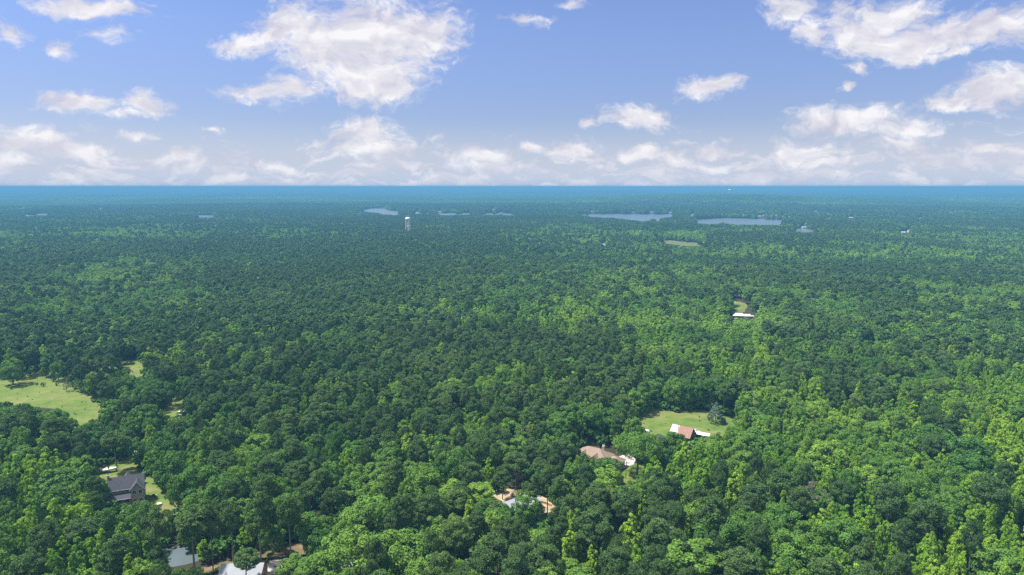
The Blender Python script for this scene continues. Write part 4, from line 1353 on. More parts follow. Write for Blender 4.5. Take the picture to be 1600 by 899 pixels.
def window(parent, c, face, w_, h_, frame='white', bars=1):
    """frame (a part) with its pane (a sub-part), proud of the wall"""
    fx = face[0] == 'x'; s = 1 if face[1] == '+' else -1
    x, y, z = c
    def bx(mb, a0, a1, z0, z1, d0, d1):
        if fx:
            lo, hi = sorted((x + s * d0, x + s * d1)); mb.box(lo, hi, y + a0, y + a1, z0, z1)
        else:
            lo, hi = sorted((y + s * d0, y + s * d1)); mb.box(x + a0, x + a1, lo, hi, z0, z1)
    f = MB(); b = 0.11
    bx(f, -w_ / 2 - b, -w_ / 2, z - h_ / 2 - b, z + h_ / 2 + b, 0.0, 0.09)
    bx(f, w_ / 2, w_ / 2 + b, z - h_ / 2 - b, z + h_ / 2 + b, 0.0, 0.09)
    bx(f, -w_ / 2, w_ / 2, z + h_ / 2, z + h_ / 2 + b, 0.0, 0.09)
    bx(f, -w_ / 2, w_ / 2, z - h_ / 2 - b, z - h_ / 2, 0.0, 0.12)
    for i in range(bars):
        q = -w_ / 2 + w_ * (i + 1) / (bars + 1)
        bx(f, q - .03, q + .03, z - h_ / 2, z + h_ / 2, 0.03, 0.08)
    fo = f.build('window', M[frame], parent)
    p_ = MB(); bx(p_, -w_ / 2, w_ / 2, z - h_ / 2, z + h_ / 2, 0.003, 0.028)
    p_.build('pane', M['glass'], fo)
    return fo


# --- stone house with dark shingles
h = thing('stone_house', at(201, 783), R(24), 'two-storey stone house with dark shingle roofs and front porch, standing on the mown lawn', 'house')
h.scale = (0.95, 0.84, 1.14)
b = MB()
gable_walls(b, -6, 6, -4, 4, 5.8, 8.9, 'x')
gable_walls(b, 1.7, 6.3, -6.6, -3.9, 5.8, 8.0, 'y')
gable_walls(b, -9.0, -6.05, -3.4, 2.8, 3.0, 3.9, 'x')
gable_walls(b, -3.2, 2.4, 3.9, 7.6, 5.4, 7.9, 'y')
b.build('wall', M['stone'], h)
b = MB(); gable_roof(b, -6, 6, -4, 4, 5.8, 8.9, 'x'); b.build('main_roof', M['roof_dark'], h)
b = MB(); gable_roof(b, 1.7, 6.3, -6.7, -1.0, 5.8, 8.0, 'y'); b.build('gable_roof', M['roof_dark'], h)
b = MB(); gable_roof(b, -3.2, 2.4, 1.0, 7.8, 5.4, 7.9, 'y'); b.build('rear_roof', M['roof_dark'], h)
b = MB(); b.hull([(-9.4, -3.9, 2.95), (-6.02, -3.9, 4.5), (-9.4, 3.2, 2.95), (-6.02, 3.2, 4.5), (-9.4, -3.9, 2.75), (-6.02, -3.9, 4.3), (-9.4, 3.2, 2.75), (-6.02, 3.2, 4.3)])
b.build('side_roof', M['roof_dark'], h)
b = MB(); b.hull([(-6.3, -7.4, 3.15), (1.66, -7.4, 3.15), (-6.3, -4.02, 4.6), (1.66, -4.02, 4.6), (-6.3, -7.4, 2.98), (1.66, -7.4, 2.98), (-6.3, -4.02, 4.4), (1.66, -4.02, 4.4)])
b.build('porch_roof', M['roof_dark'], h)
b = MB().box(-6.2, 1.66, -7.2, -4.02, 0.7, 0.9); b.build('porch_floor', M['siding'], h)
for x in (-6.0, -3.6, -1.2, 1.2):
    MB().box(x - .13, x + .13, -7.1, -6.84, -0.2, 3.0).build('porch_post', M['siding'], h)
b = MB()
for x0, x1 in ((-5.85, -3.75), (-3.45, -1.35), (-1.05, 1.05)):
    b.box(x0, x1, -7.02, -6.94, 1.65, 1.75).box(x0, x1, -7.02, -6.94, 1.0, 1.08)
    x = x0 + .2
    while x < x1 - .1:
        b.box(x, x + .06, -7.0, -6.96, 1.08, 1.65); x += .28
b.build('railing', M['white'], h)
b = MB()
for (x0, x1, y0, z) in ((-6.45, 6.45, -4.53, 5.46), (-6.45, 6.45, 4.53, 5.46)):
    b.box(x0, x1, y0 - .05, y0 + .05, z - .1, z + .14)
b.box(-6.35, 1.7, -7.5, -7.41, 2.95, 3.18)
for s in (-1, 1):
    for (xa, za, xb, zb, y) in ((s * 2.76 + 4.0, 5.34, 4.0, 8.0, -7.2),):
        b.hull([(xa, y, za), (xb, y, zb), (xa, y, za + .3), (xb, y, zb + .3), (xa, y + .05, za), (xb, y + .05, zb), (xa, y + .05, za + .3), (xb, y + .05, zb + .3)])
b.build('trim', M['white'], h)
b = MB().box(-6.75, -6.02, -0.2, 1.2, -0.2, 9.9); b.box(-6.9, -5.9, -0.35, 1.35, 9.72, 9.95)
ch = b.build('chimney', M['stone'], h)
MB().lathe([(.16, 9.95), (.16, 10.3), (.24, 10.3), (.24, 10.38), (0.001, 10.4)], 10, -6.4, .5).build('chimney_pot', M['black'], ch)
for x in (-4.4, -2.2, 0.0):
    window(h, (x, -4.0, 5.1), 'y-', 1.2, 0.75, bars=1)
for x in (-4.4, -1.8):
    window(h, (x, -4.0, 2.0), 'y-', 1.1, 1.3)
for x in (2.95, 5.05):
    window(h, (x, -6.6, 4.7), 'y-', 1.15, 1.35)
    window(h, (x, -6.6, 1.8), 'y-', 1.15, 1.45)
window(h, (-7.5, -3.4, 1.8), 'y-', 1.6, 1.2, bars=2)
window(h, (6.0, 1.2, 4.4), 'x+', 1.0, 1.3); window(h, (6.0, 1.2, 1.6), 'x+', 1.0, 1.3)
window(h, (-6.0, -2.2, 4.9), 'x-', 0.9, 1.1)
d_ = MB().box(-0.4, 0.55, -4.06, -4.003, 0.9, 3.0).build('door', M['wood'], h)
MB().box(0.38, 0.46, -4.12, -4.06, 1.9, 2.0).build('handle', M['black'], d_)

# --- boat on its trailer
t = thing('motorboat', at(170, 738), R(24), 'white motorboat on a trailer parked on the lawn behind the stone house', 'boat')
b = MB(); S = 10; rows = []
Vb, Fb = [], []
for i in range(S + 1):
    u_ = i / S
    x = -3.7 + 7.4 * u_
    wd = 1.18 * (1 - max(0, (u_ - .45) / .55) ** 2.3) + 0.02
    zt = 1.55 + 0.25 * u_ ** 2
    zk = 0.62 + 0.75 * max(0, (u_ - .7) / .3) ** 2
    rows.append((x, wd, zt, zk))
    Vb += [(x, -wd, zt), (x, -wd * .8, (zt + zk) / 2 - .12), (x, 0, zk), (x, wd * .8, (zt + zk) / 2 - .12), (x, wd, zt)]
for i in range(S):
    for k in range(4):
        Fb.append((i * 5 + k, i * 5 + k + 1, (i + 1) * 5 + k + 1, (i + 1) * 5 + k))
Fb.append((0, 1, 2, 3, 4)); Fb.append(tuple(S * 5 + k for k in (4, 3, 2, 1, 0)))
b.add(Vb, Fb); b.build('hull', M['boat'], t, smooth=False)
Vb, Fb = [], []
for i, (x, wd, zt, zk) in enumerate(rows):
    cz = 0.16 + 0.22 * math.sin(PI * min(1, max(0, i / S * 1.15)))
    Vb += [(x, -wd * .97, zt + .01), (x, -wd * .5, zt + cz), (x, wd * .5, zt + cz), (x, wd * .97, zt + .01)]
for i in range(S):
    for k in range(3):
        Fb.append((i * 4 + k, i * 4 + k + 1, (i + 1) * 4 + k + 1, (i + 1) * 4 + k))
MB().add(Vb, Fb).build('deck_cover', M['boat'], t)
MB().hull([(0.4, -.7, 2.0), (0.4, .7, 2.0), (-.2, -.75, 2.45), (-.2, .75, 2.45), (-.15, -.75, 2.0), (-.15, .75, 2.0)]).build('windscreen', M['glass'], t)
MB().hull([(-4.15, -.25, .9), (-4.15, .25, .9), (-3.72, -.25, .9), (-3.72, .25, .9), (-4.1, -.22, 1.9), (-4.1, .22, 1.9), (-3.75, -.22, 1.95), (-3.75, .22, 1.95)]).build('outboard_motor', M['black'], t)
b = MB()
for s in (-1, 1):
    b.tube([(-3.5, s * .75, .52), (2.2, s * .75, .52), (4.4, 0, .5)], [.06] * 3, 6)
b.tube([(-1.2, -1.1, .4), (-1.2, 1.1, .4)], [.05, .05], 6)
tr_ = b.build('trailer', M['red_metal'], t)
for s in (-1, 1):
    mbw = MB().tube([(-1.2, s * 1.0, .34), (-1.2, s * 1.2, .34)], [.34, .34], 14); mbw.build('wheel', M['rubber'], tr_)

# --- things on the lawn
t = thing('garden_table', at(249, 789.5), 0, 'small round pale table on the lawn in front of the stone house', 'table')
MB().lathe([(0.001, .70), (.85, .70), (.88, .74), (.85, .78), (0.001, .78)], 20).build('tabletop', M['white'], t)
MB().lathe([(.35, 0), (.3, .05), (.07, .1), (.07, .70)], 12).build('pedestal', M['white'], t)
t = thing('grill', at(240, 777), R(20), 'small black barbecue grill with a pale side shelf beside the stone house', 'grill')
MB().box(-.5, .5, -.3, .3, .55, .85).hull([(-.5, -.3, .86), (.5, -.3, .86), (-.5, .3, .86), (.5, .3, .86), (-.45, -.15, 1.2), (.45, -.15, 1.2), (-.45, .2, 1.2), (.45, .2, 1.2)]).build('firebox', M['black'], t)
MB().box(.55, 1.2, -.28, .28, .8, .86).build('shelf', M['white'], t)
for sx in (-.45, .45):
    for sy in (-.25, .25):
        MB().box(sx - .03, sx + .03, sy - .03, sy + .03, 0, .548).build('leg', M['black'], t)

# --- cars
def car(name, loc, rz, body, label, cat, L_=4.5, W_=1.8, H_=1.5, van=False):
    t = thing(name, loc, rz, label, cat)
    hw = W_ / 2
    prof = [(-L_ / 2, .35), (-L_ / 2, .85), (-L_ / 2 + .1, .95), (-L_ * .32, 1.0 if not van else 1.9), (-L_ * .2, H_), (L_ * .12, H_), (L_ * .26, .98), (L_ / 2 - .1, .85), (L_ / 2, .7), (L_ / 2, .35)]
    if van:
        prof = [(-L_ / 2, .35), (-L_ / 2, H_ - .15), (-L_ / 2 + .15, H_), (L_ * .28, H_), (L_ * .38, 1.15), (L_ / 2 - .05, .95), (L_ / 2, .7), (L_ / 2, .35)]
    n_ = len(prof)
    Vc = []
    for s in (-1, 1):
        for (x, z) in prof:
            k = hw * (1 if z < 1.0 else .84)
            Vc.append((x, s * k, z))
    Fc_ = [tuple(range(n_)), tuple(range(2 * n_ - 1, n_ - 1, -1))] + [(i, i + n_, (i + 1) % n_ + n_, (i + 1) % n_) for i in range(n_)]
    MB().add(Vc, Fc_).build('body', M[body], t)
    z0, z1 = 1.05, H_ - .12
    for s in (-1, 1):
        MB().hull([(-L_ * .24, s * hw * .90, z0), (L_ * .18, s * hw * .90, z0), (-L_ * .17, s * hw * .86, z1), (L_ * .1, s * hw * .86, z1), (-L_ * .24, s * hw * .8, z0), (L_ * .1, s * hw * .8, z1)]).build('side_window', M['glass'], t)
    xw = L_ * .30 if van else L_ * .22
    MB().hull([(xw + .1, -hw * .75, z0 + .02), (xw + .1, hw * .75, z0 + .02), (L_ * .15 + (.55 if van else 0), -hw * .7, z1 + .05), (L_ * .15 + (.55 if van else 0), hw * .7, z1 + .05), (xw, 0, z0)]).build('windscreen', M['glass'], t)
    for sx in (-L_ * .31, L_ * .31):
        for s in (-1, 1):
            wo_ = MB().tube([(sx, s * (hw - .2), .33), (sx, s * (hw + .02), .33)], [.33, .33], 14).build('wheel', M['rubber'], t)
            MB().tube([(sx, s * (hw + .02), .33), (sx, s * (hw + .035), .33)], [.18, .18], 10).build('hubcap', M['metal_roof'], wo_)
    return t


car('parked_van', at(283, 649), R(160), 'white', 'white van parked at the end of the narrow grass strip between trees', 'van', 5.0, 2.0, 2.1, van=True)
M['blue_paint'] = mat('blue grey car paint', (0.16, 0.21, 0.27), 0.3, 0.3, var=0.03)
car('parked_car', at(229, 704), R(20), 'blue_paint', 'blue-grey car half hidden by trees at the end of the dirt road', 'car')

# --- camper and trailer by the barn
t = thing('camper', at(1009, 680), R(-20), 'small white rounded camper at the edge of the barn meadow', 'camper')
prof = [(-1.7, .5), (-1.75, 1.5), (-1.5, 2.2), (-.9, 2.55), (.9, 2.6), (1.5, 2.3), (1.75, 1.5), (1.65, .5)]
Vc = [(x, s * 1.05, z) for s in (-1, 1) for x, z in prof]; k = len(prof)
MB().add(Vc, [tuple(range(k)), tuple(range(2 * k - 1, k - 1, -1))] + [(i, i + k, (i + 1) % k + k, (i + 1) % k) for i in range(k)]).build('body', M['white'], t)
window(t, (1.74, .1, 1.55), 'x+', .9, .6, 'metal_roof', 0)
window(t, (.4, -1.05, 1.6), 'y-', .9, .6, 'metal_roof', 0)
for s in (-1, 1):
    MB().tube([(0, s * .95, .33), (0, s * 1.12, .33)], [.33, .33], 14).build('wheel', M['rubber'], t)
MB().tube([(1.6, 0, .5), (2.7, 0, .45)], [.06, .05], 6).build('drawbar', M['black'], t)
t = thing('flat_trailer', at(1018, 686), R(-25), 'low reddish-brown flatbed trailer beside the white camper', 'trailer')
MB().box(-2, 2, -.95, .95, .55, .68).build('bed', M['red_metal'], t)
b = MB().box(-2, 2, -.98, -.93, .684, .95).box(-2, 2, .93, .98, .684, .95); b.build('side_rail', M['red_metal'], t)
for s in (-1, 1):
    MB().tube([(0, s * .85, .3), (0, s * 1.02, .3)], [.3, .3], 12).build('wheel', M['rubber'], t)

# --- rusty barn
t = thing('barn', at(1066.5, 687), R(-38), 'old wooden barn with a half pale, half rusty tin roof in the meadow', 'barn')
b = MB(); gable_walls(b, -4.8, 4.8, -3.6, 3.6, 3.2, 6.6, 'x'); b.build('wall', M['barn_wood'], t)
b = MB(); gable_roof(b, -4.8, 4.8, -3.6, 3.6, 3.2, 6.6, 'x', .5, .1); b.build('roof', M['rust_roof'], t)
MB().box(4.805, 4.86, -1.3, 1.3, 0, 2.8).build('door', M['black'], t)
b = MB().hull([(-1.5, 3.65, 2.9), (4.4, 3.65, 2.9), (-1.5, 6.6, 2.1), (4.4, 6.6, 2.1), (-1.5, 3.65, 2.8), (4.4, 3.65, 2.8), (-1.5, 6.6, 2.0), (4.4, 6.6, 2.0)])
ln_ = b.build('lean_to_roof', M['rust_roof'], t)
for x in (-1.3, 4.2):
    MB().box(x - .08, x + .08, 6.3, 6.46, -.1, 2.03).build('post', M['wood'], ln_)
t = thing('open_shed', at(1095, 684), R(-22), 'low open shed with a white tin roof reaching out behind the rusty barn', 'shed')
b = MB().hull([(-4.2, -1.8, 2.2), (4.2, -1.5, 1.7), (-4.2, 1.8, 2.6), (4.2, 1.3, 2.1), (-4.2, -1.8, 2.1), (4.2, -1.5, 1.6), (-4.2, 1.8, 2.5), (4.2, 1.3, 2.0)])
b.build('roof', M['white'], t)
for x in (-3.9, 0, 3.9):
    for y in (-1.2, 1.1):
        MB().box(x - .07, x + .07, y - .07, y + .07, -.1, 1.72).build('post', M['wood'], t)
MB().box(-4.0, 0.2, .9, 1.0, 0, 1.6).build('back_wall_boards', M['barn_wood'], t)
M['pale_blue'] = mat('pale blue paint', (0.42, 0.62, 0.72), 0.4, 0.2, var=0.04)
car('parked_pickup', at(1086, 676.5), R(-10), 'pale_blue', 'pale blue car parked close behind the rusty barn', 'car', 4.8, 1.9, 1.7)

# --- grey metal-roofed shed
t = thing('metal_roofed_shed', at(811, 797), R(38), 'long shed with a pale grey metal roof and tan walls on sandy ground', 'shed')
b = MB(); gable_walls(b, -7.4, 7.4, -3.4, 3.4, 3.0, 4.7, 'x'); b.build('wall', M['brick'], t)
b = MB(); gable_roof(b, -7.4, 7.4, -3.4, 3.4, 3.0, 4.7, 'x', .6, .12); rf = b.build('roof', M['metal_roof'], t)
b = MB()
for i in range(26):
    x = -7.7 + i * .62
    for s in (-1, 1):
        b.hull([(x, s * 4.02, 2.83), (x + .05, s * 4.02, 2.83), (x, s * .02, 4.835), (x + .05, s * .02, 4.835), (x, s * 4.02, 2.87), (x + .05, s * 4.02, 2.87), (x, s * .02, 4.875), (x + .05, s * .02, 4.875)])
b.build('seams', M['metal_roof'], rf)
for x in (-5, -1.5, 5):
    window(t, (x, -3.4, 1.8), 'y-', 1.2, 1.1)
dd_ = MB().box(1.2, 3.2, -3.47, -3.403, 0, 2.4).build('door', M['white'], t)
MB().box(3.0, 3.06, -3.53, -3.47, 1.0, 1.2).build('handle', M['black'], dd_)


def fence_line(name, pxs, mat_, hgt, label, post_mat='wood', gap=2.5, cat='fence'):
    P_ = [Vector(at(x, y)) for x, y in pxs]
    t = thing(name, P_[0], 0, label, cat)
    b = MB(); b2 = MB()
    for a, c in zip(P_[:-1], P_[1:]):
        a = a - P_[0]; c = c - P_[0]
        nrm = (c - a).normalized().orthogonal(); nrm = Vector((-(c - a).y, (c - a).x, 0)).normalized() * .015
        b.hull([(a + nrm), (a - nrm), (c + nrm), (c - nrm)] + [p_ + Vector((0, 0, hgt)) for p_ in (a + nrm, a - nrm, c + nrm, c - nrm)])
        k = max(1, int((c - a).length / gap))
        for j in range(k):
            q = a.lerp(c, j / k)
            b2.box(q.x - .04, q.x + .04, q.y - .04 - .06, q.y + .04 - .06, -.2, hgt + .15)
    b.build('netting', M[mat_], t)
    b2.build('stakes', M[post_mat], t)
    return t


M['orange_net'] = mat('faded orange netting', (0.50, 0.25, 0.20), 0.8, var=0.2)
fence_line('safety_fence', [(843, 785.5), (852, 788), (862, 792)], 'orange_net', .9, 'faded orange safety fence on the sand beside the grey metal-roofed shed')
fence_line('silt_fence', [(320, 902), (343, 895), (362, 886)], 'black', .85, 'short black silt fence climbing from the bottom edge towards the white-roofed house')
fence_line('silt_fence', [(400, 876.5), (430, 875), (456, 872.5), (497, 867.5)], 'black', .85, 'long black silt fence above the gravel drive, ending near the dumpster')
t = thing('dumpster', at(503, 872), R(5), 'black dumpster on bare ground at the end of the silt fence', 'dumpster')
MB().hull([(-1.2, -.8, .2), (1.2, -.8, .2), (-1.2, .8, .2), (1.2, .8, .2), (-1.4, -.95, 1.3), (1.4, -.95, 1.3), (-1.4, .95, 1.6), (1.4, .95, 1.6)]).build('bin', M['black'], t)
MB().hull([(-1.42, -.97, 1.32), (0, -.97, 1.32), (-1.42, .97, 1.62), (0, .97, 1.62), (-1.4, -.9, 1.4), (-.02, -.9, 1.4), (-1.4, .9, 1.72), (-.02, .9, 1.72)]).build('lid', M['black'], t)
MB().hull([(0.02, -.97, 1.32), (1.42, -.97, 1.32), (0.02, .97, 1.62), (1.42, .97, 1.62), (0.04, -.9, 1.4), (1.4, -.9, 1.4), (0.04, .9, 1.72), (1.4, .9, 1.72)]).build('lid', M['black'], t)

# --- tan-roofed house
t = thing('tan_roofed_house', at(933, 722), R(-32), 'brick house with tan shingle hip roofs, half hidden by trees', 'house')
b = MB()
b.box(-9, 6, -5, 4.5, -.2, 2.95).box(6.002, 12, -4, 2.4, -.2, 2.8)
b.build('wall', M['brick'], t)
b = MB(); hip_roof(b, -9, 6, -5, 4.5, 3.0, 6.6); b.build('main_roof', M['roof_tan'], t)
b = MB(); gable_walls(b, -7.2, -2.2, -6.6, -.5, 3.1, 5.6, 'y', 3.0); gable_walls(b, -1.2, 3.4, -6.0, -.5, 3.1, 5.4, 'y', 3.0); b.build('front_roof', M['roof_tan'], t)
b = MB(); hip_roof(b, 6.3, 12, -4, 2.4, 2.85, 5.0); b.build('garage_roof', M['roof_tan'], t)
ch = MB().box(1.6, 2.7, 1.2, 2.2, 4, 7.2).build('chimney', M['siding'], t)
for x in (1.85, 2.45):
    MB().lathe([(.14, 7.2), (.14, 7.55), (.3, 7.6), (.001, 7.8)], 10, x, 1.7).build('chimney_pot', M['white'], ch)
for x in (-6, -3.4, .6, 2.4):
    window(t, (x, -5.0, 1.6), 'y-', 1.2, 1.4)
MB().box(12.002, 12.06, -3.2, 1.6, 0, 2.3).build('garage_door', M['white'], t)
MB().box(7.0, 10.8, -4.05, -4.002, 0, 2.6).build('side_panel', M['white'], t)

# --- houses at the bottom edge
t = thing('white_roofed_house', at(381, 907), R(3), 'unfinished house with pale metal roof and raw wood walls, beside the gravel drive', 'house')
b = MB(); gable_walls(b, -6.0, 6.0, -4.2, 4.2, 2.9, 5.6, 'x'); b.build('wall', M['osb'], t)
b = MB(); gable_roof(b, -6.0, 6.0, -4.2, 4.2, 2.9, 5.6, 'x', .5, .12); rf = b.build('roof', M['white_roof'], t)
b = MB(); gable_walls(b, -6.2, -2.6, -6.2, -2, 3.0, 4.6, 'y', 2.9); b.build('front_roof', M['white_roof'], t)
window(t, (3, -4.2, 1.6), 'y-', 1.2, 1.3); window(t, (6.0, 0, 1.6), 'x+', 1.2, 1.3)
t = thing('pale_roofed_house', at(572, 905), R(-8), 'house with a pale roof glimpsed through the broad trees at the bottom edge', 'house')
b = MB(); gable_walls(b, -7.5, 7.5, -4.5, 4.5, 3.0, 6.2, 'x'); b.build('wall', M['siding'], t)
b = MB(); gable_roof(b, -7.5, 7.5, -4.5, 4.5, 3.0, 6.2, 'x', .5, .12); b.build('roof', M['white_roof'], t)
window(t, (3, -4.5, 1.6), 'y-', 1.2, 1.3); window(t, (-3, -4.5, 1.6), 'y-', 1.2, 1.3)

# --- utility poles
def pole(px_, py_, H_, lean, label):
    t = thing('utility_pole', at(px_, py_), 0, label, 'utility pole')
    MB().tube([(0, 0, -.3), (lean, 0, H_)], [.17, .12], 8).build('shaft', M['wood'], t)
    MB().box(lean - 1.1, lean + 1.1, -.07 - .2, .07 - .2, H_ - .7, H_ - .55).build('crossarm', M['wood'], t)
    for x in (-.95, 0.0, .95):
        MB().lathe([(.05, 0), (.07, .06), (.04, .16), (.001, .18)], 8).build('insulator', M['white'], t).location = (lean + x, -.2, H_ - .55)


pole(977.5, 748, 7.5, 0.25, 'brown wooden utility pole on the grass before the pale driveway')
pole(1150.5, 472, 8.0, 0.0, 'tall thin pole standing by the gravel road above the white farm building')

# --- white farm building
t = thing('white_farm_building', at(1161, 497.5), R(-6), 'white metal-roofed farm building with a smaller wing, alone in mid forest', 'farm building')
b = MB(); gable_walls(b, -10, -1, -4, 4, 3.0, 4.8, 'x'); gable_walls(b, -.95, 6.2, -3, 3, 2.6, 3.9, 'x'); gable_walls(b, 6.4, 10.5, -2, 2, 2.2, 3.0, 'x'); b.build('wall', M['siding'], t)
b = MB(); gable_roof(b, -10, -1, -4, 4, 3.0, 4.8, 'x', .4, .12); b.build('main_roof', M['white'], t)
b = MB(); gable_roof(b, -.5, 6.0, -3, 3, 2.6, 3.9, 'x', .3, .12); b.build('wing_roof', M['white'], t)
b = MB(); gable_roof(b, 6.8, 10.5, -2, 2, 2.2, 3.0, 'x', .3, .1); b.build('annex_roof', M['siding'], t)
window(t, (-5, -4, 1.7), 'y-', 1.4, 1.2)

# --- water towers
def water_tower(xy, zb, H_, rt, label, nleg=5):
    t = thing('water_tower', (xy[0], xy[1], zb), R(15), label, 'water tower')
    zt = H_ - rt * 1.18
    prof = [(0.001, zt - rt * .10), (rt * .6, zt - rt * .04), (rt * .94, zt + rt * .22), (rt, zt + rt * .48), (rt * .93, zt + rt * .76), (rt * .7, zt + rt * 1.02), (rt * .35, zt + rt * 1.15), (0.001, zt + rt * 1.18)]
    MB().lathe(prof, 28).build('tank', M['tower'], t, smooth=True)
    MB().tube([(0, 0, 0), (0, 0, zt)], [rt * .11, rt * .11], 12).build('riser', M['tower'], t)
    for k in range(nleg):
        a = 2 * PI * k / nleg
        MB().tube([(rt * 1.22 * math.cos(a), rt * 1.22 * math.sin(a), -.5), (rt * .9 * math.cos(a), rt * .9 * math.sin(a), zt + rt * .35)], [.42, .36], 8).build('leg', M['tower'], t)
    for fz in (.33, .66):
        b = MB()
        rr = rt * (1.22 - .32 * fz)
        for k in range(nleg):
            a, c = 2 * PI * k / nleg, 2 * PI * (k + 1) / nleg
            b.tube([(rr * math.cos(a), rr * math.sin(a), zt * fz), (rr * math.cos(c), rr * math.sin(c), zt * fz)], [.3, .3], 6)
        b.build('brace_ring', M['tower'], t)
    b = MB().lathe([(rt * 1.08, zt + rt * .40), (rt * 1.08, zt + rt * .46), (rt * .97, zt + rt * .46)], 28)
    b.build('walkway', M['tower'], t)


q = at(637, 339.3, 48)
water_tower(q[:2], float(relief(q[0], q[1])), 48, 6.2, 'white water tower with domed tank on slim legs, rising from the forest')
water_tower(HILL[:2], float(relief(HILL[0], HILL[1])) - 1, 52, 8.5, 'tiny distant white water tower near the horizon beyond the lakes', 4)

# --- small far houses
FAR = [
 (945, 386, 8, 5, 'white', 'small white building among mid-distance trees, before the pale hill clearing'),
 (1018, 333.6, 13, 4, 'white', 'tiny white house on the far shore of the wide lake'),
 (925, 332.6, 12, 4, 'roof_tan', 'tiny brownish house above the near end of the wide lake'),
 (989, 333.6, 11, 3, 'siding', 'tiny tan house between two others along the wide lake shore'),
 (1047, 334, 11, 3, 'white', 'tiny pale house at the wide lake end, right of the others'),
 (1082, 337.8, 12, 3, 'white', 'tiny pale house on the wooded point between the two lakes'),
 (1186, 339.6, 12, 3, 'white', 'first tiny pale house in the cluster over the second lake'),
 (1194, 338.4, 12, 3, 'siding', 'tan house second in the lakeside cluster over the second lake'),
 (1204, 339.8, 11, 3, 'siding', 'tan house in the middle of the cluster over the second lake'),
 (1213, 338.2, 12, 3, 'white', 'white house in the middle of the cluster over the second lake'),
 (1223, 340.4, 12, 3, 'siding', 'tan house second from the end of the cluster over the second lake'),
 (1233, 341, 12, 3, 'white', 'last tiny house in the cluster over the second lake'),
 (1256, 357.4, 12, 3, 'white', 'small white boathouse beside the smallest lake arm'),
 (1295, 344.2, 16, 4, 'white', 'white house in the trees just past the lakeside cluster'),
 (1330, 343, 22, 5, 'white', 'widest white house in the trees past the lakeside cluster'),
 (1437, 344, 16, 4, 'siding', 'pale house in the far trees near a thin clearing'),
 (1411, 366.5, 9, 4, 'white', 'small white building with tan yard in the right-hand mid forest'),
 (1421, 363.5, 9, 4, 'white', 'second small white building just above its twin in the right-hand mid forest'),
 (1375, 361.6, 8, 3, 'white', 'lone low white roof left of the paired small buildings'),
 (1274, 332, 14, 3, 'white', 'small pale house on the slope behind the lakeside cluster'),
 (771, 329.5, 14, 3, 'white', 'tiny white house upslope behind the narrow lake sliver'),
 (782, 335, 12, 3, 'siding', 'tiny tan house at the end of the narrow lake sliver'),
 (687, 333.2, 12, 4, 'white', 'tiny white house where the narrow lake sliver begins'),
 (652, 334.6, 12, 3, 'white', 'tiny pale house between the water tower and the narrow lake sliver'),
 (157, 329, 14, 3, 'white', 'tiny white house on the left horizon woods between two ponds'),
 (280, 361.5, 10, 3, 'siding', 'low tan roof in the bright woods at middle left'),
]
for (x_, y_, w_, hh, mt, lab) in FAR:
    q = at(x_, y_)
    zz = float(relief(q[0], q[1]))
    t = thing('lake_house' if y_ < 360 else 'small_building', (q[0], q[1], zz), R((x_ * 37) % 50 - 25), lab, 'house' if y_ < 360 else 'building', 'small houses scattered in the far forest')
    gable_walls(MB(), -w_ / 2, w_ / 2, -4, 4, hh + 1, hh + 3.4, 'x').build('wall', M[mt], t)
    b = MB(); gable_roof(b, -w_ / 2, w_ / 2, -4, 4, hh + 1, hh + 3.4, 'x', .5, .15); b.build('roof', M['white_roof' if mt == 'white' else 'roof_tan'], t)

# ------------------------------------------------------------------ trees of special shape
def special(kind, name, shape, H, Rc, ncl, nleaf, size, asp, leaf, bark, px_, py_, label, cat, tint=0.5, seed=1, group=None, zc=None, up=.3, rnd=.8, sq=.8, trunk_kind=None):
    rng = np.random.default_rng(seed)
    C, rc, cc = shape(rng, H, Rc, ncl)
    V, lv = clump_cards(C, rc, nleaf, size, asp, rng, up, rnd, sq, cc)
    me = quads_mesh(name + ' crown', V, lv, M[leaf])
    tm = trunk_mb(trunk_kind or kind, C, rng, H)
    q = at(px_, py_)
    t = thing(name, (q[0], q[1], 0), 0, label, cat, group)
    c = bpy.data.objects.new('crown', me); COL.objects.link(c); c.parent = t; c['tint'] = tint
    tm.build('trunk', M[bark], t)
    return t


def big_oak(rng, H, Rc, ncl):
    C, rc, cc = oak_shape(rng, H, Rc, ncl)
    C[:, 2] = H * 0.70 + (C[:, 2] - H * 0.54) * 0.62
    return C, rc * 0.85, np.array([0, 0, H * 0.62])


special('oak', 'oak_tree', big_oak, 18.5, 9.6, 90, 9000, .30, .6, 'oak_leaf', 'bark', 995, 743, 'wide spreading oak with dark bare trunk beside the pale driveway', 'oak tree', .55, 3)
special('cedar', 'conifer', cedar_shape, 11.5, 4.3, 80, 5000, .30, .4, 'silver_leaf', 'bark', 1118, 661, 'silvery grey-green conifer alone at the edge of the barn meadow', 'conifer', .6, 4)
special('poplar', 'dying_tree', poplar_shape, 17, 6.2, 50, 3600, .26, .35, 'dead_leaf', 'pine_bark', 1266, 823, 'pale grey-green half-bare tree among bright green crowns', 'tree', .6, 5, rnd=1.2)
special('poplar', 'dying_tree', poplar_shape, 8, 3.4, 26, 900, .24, .35, 'dead_leaf', 'pine_bark', 104, 611, 'thin greyish-brown tree with pale trunk in the open field edge', 'tree', .1, 6, rnd=1.2)
special('poplar', 'dying_tree', poplar_shape, 15, 3.6, 34, 1500, .24, .35, 'dead_leaf', 'pine_bark', 826, 712, 'pale grey dying tree poking up behind the grey metal-roofed shed', 'tree', .5, 7, rnd=1.2)
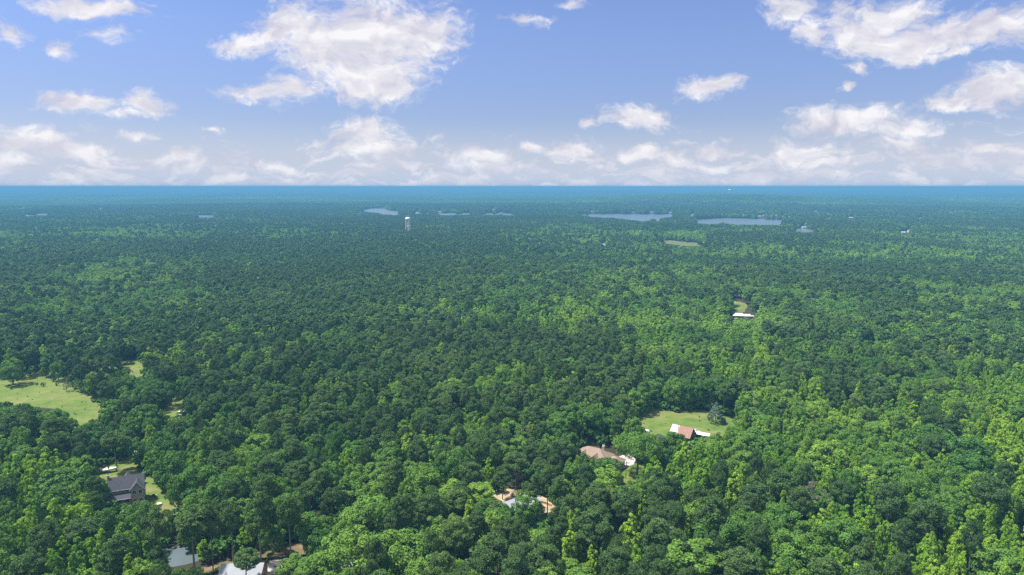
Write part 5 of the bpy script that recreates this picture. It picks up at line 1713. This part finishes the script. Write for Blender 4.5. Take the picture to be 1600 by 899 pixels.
special('oak', 'dying_tree', oak_shape, 9, 4.0, 30, 1300, .24, .35, 'dead_leaf', 'bark', 806, 764, 'low brownish-grey bush-like tree at the sandy clearing edge', 'tree', .1, 8, rnd=1.2)
special('oak', 'dying_tree', oak_shape, 9, 4.2, 30, 1900, .24, .4, 'silver_leaf', 'bark', 1033, 708, 'soft grey-green tree below the rusty barn beside the spreading oak', 'tree', .3, 9, rnd=1.2)
special('oak', 'dying_tree', oak_shape, 14, 4.4, 40, 2400, .26, .4, 'dead_leaf', 'bark', 955, 818, 'dull grey-brown tree between dark pines below the tan-roofed house', 'tree', .2, 10, rnd=1.2)
FS = [(68, 604, 2.6, 'darkest round shrub in the left field'), (84, 596.5, 2.8, 'round green shrub nearest the trees in the left field'),
      (89, 603, 1.8, 'tiny shrub below the roundest one in the left field'), (57, 601.5, 1.5, 'tiny shrub near the middle of the left field'),
      (18, 609, 1.4, 'tiny shrub at the far left of the left field'), (197, 571, 2.2, 'left one of two shrubs in the small upper clearing'),
      (206, 570, 2.2, 'right one of two shrubs in the small upper clearing'), (157, 628, 4.8, 'leafy shrub first along the lower right side of the left field'),
      (166, 636, 5.2, 'leafy shrub second along the lower right side of the left field'), (176, 643, 5.6, 'leafy shrub third along the lower right side of the left field'),
      (801, 776, 1.4, 'small dark shrub on the sand behind the grey shed'), (770, 783, 1.8, 'low shrub on the sand near its far end')]
for i, (x_, y_, s_, lab) in enumerate(FS):
    special('bush', 'shrub', oak_shape, s_, s_ * (.55 if s_ > 3 else .62), 20, 700, .10 + .03 * s_, .6, 'oak_leaf', 'bark', x_, y_, lab, 'shrub', .25 + .05 * (i % 4), 20 + i, 'shrubs on the open ground', trunk_kind='bush')
# bare dead tree
q = at(288, 704)
t = thing('bare_tree', (q[0], q[1], 0), 0, 'pale leafless dead tree sticking out of green crowns right of the field', 'dead tree')
rg = random.Random(9)
MB().tube([(0, 0, -.3), (.2, 0, 7), (0, .1, 15)], [.25, .18, .04], 7).build('trunk', M['pine_bark'], t)
b = MB()
for k in range(16):
    z = rg.uniform(6, 14); a = rg.uniform(0, 6.28); l_ = rg.uniform(1.5, 4) * (1.2 - z / 20)
    b.tube([(0, 0, z), (math.cos(a) * l_ * .6, math.sin(a) * l_ * .6, z + l_ * .5), (math.cos(a) * l_, math.sin(a) * l_, z + l_ * 1.2)], [.09, .06, .02], 5)
b.build('branches', M['pine_bark'], t)
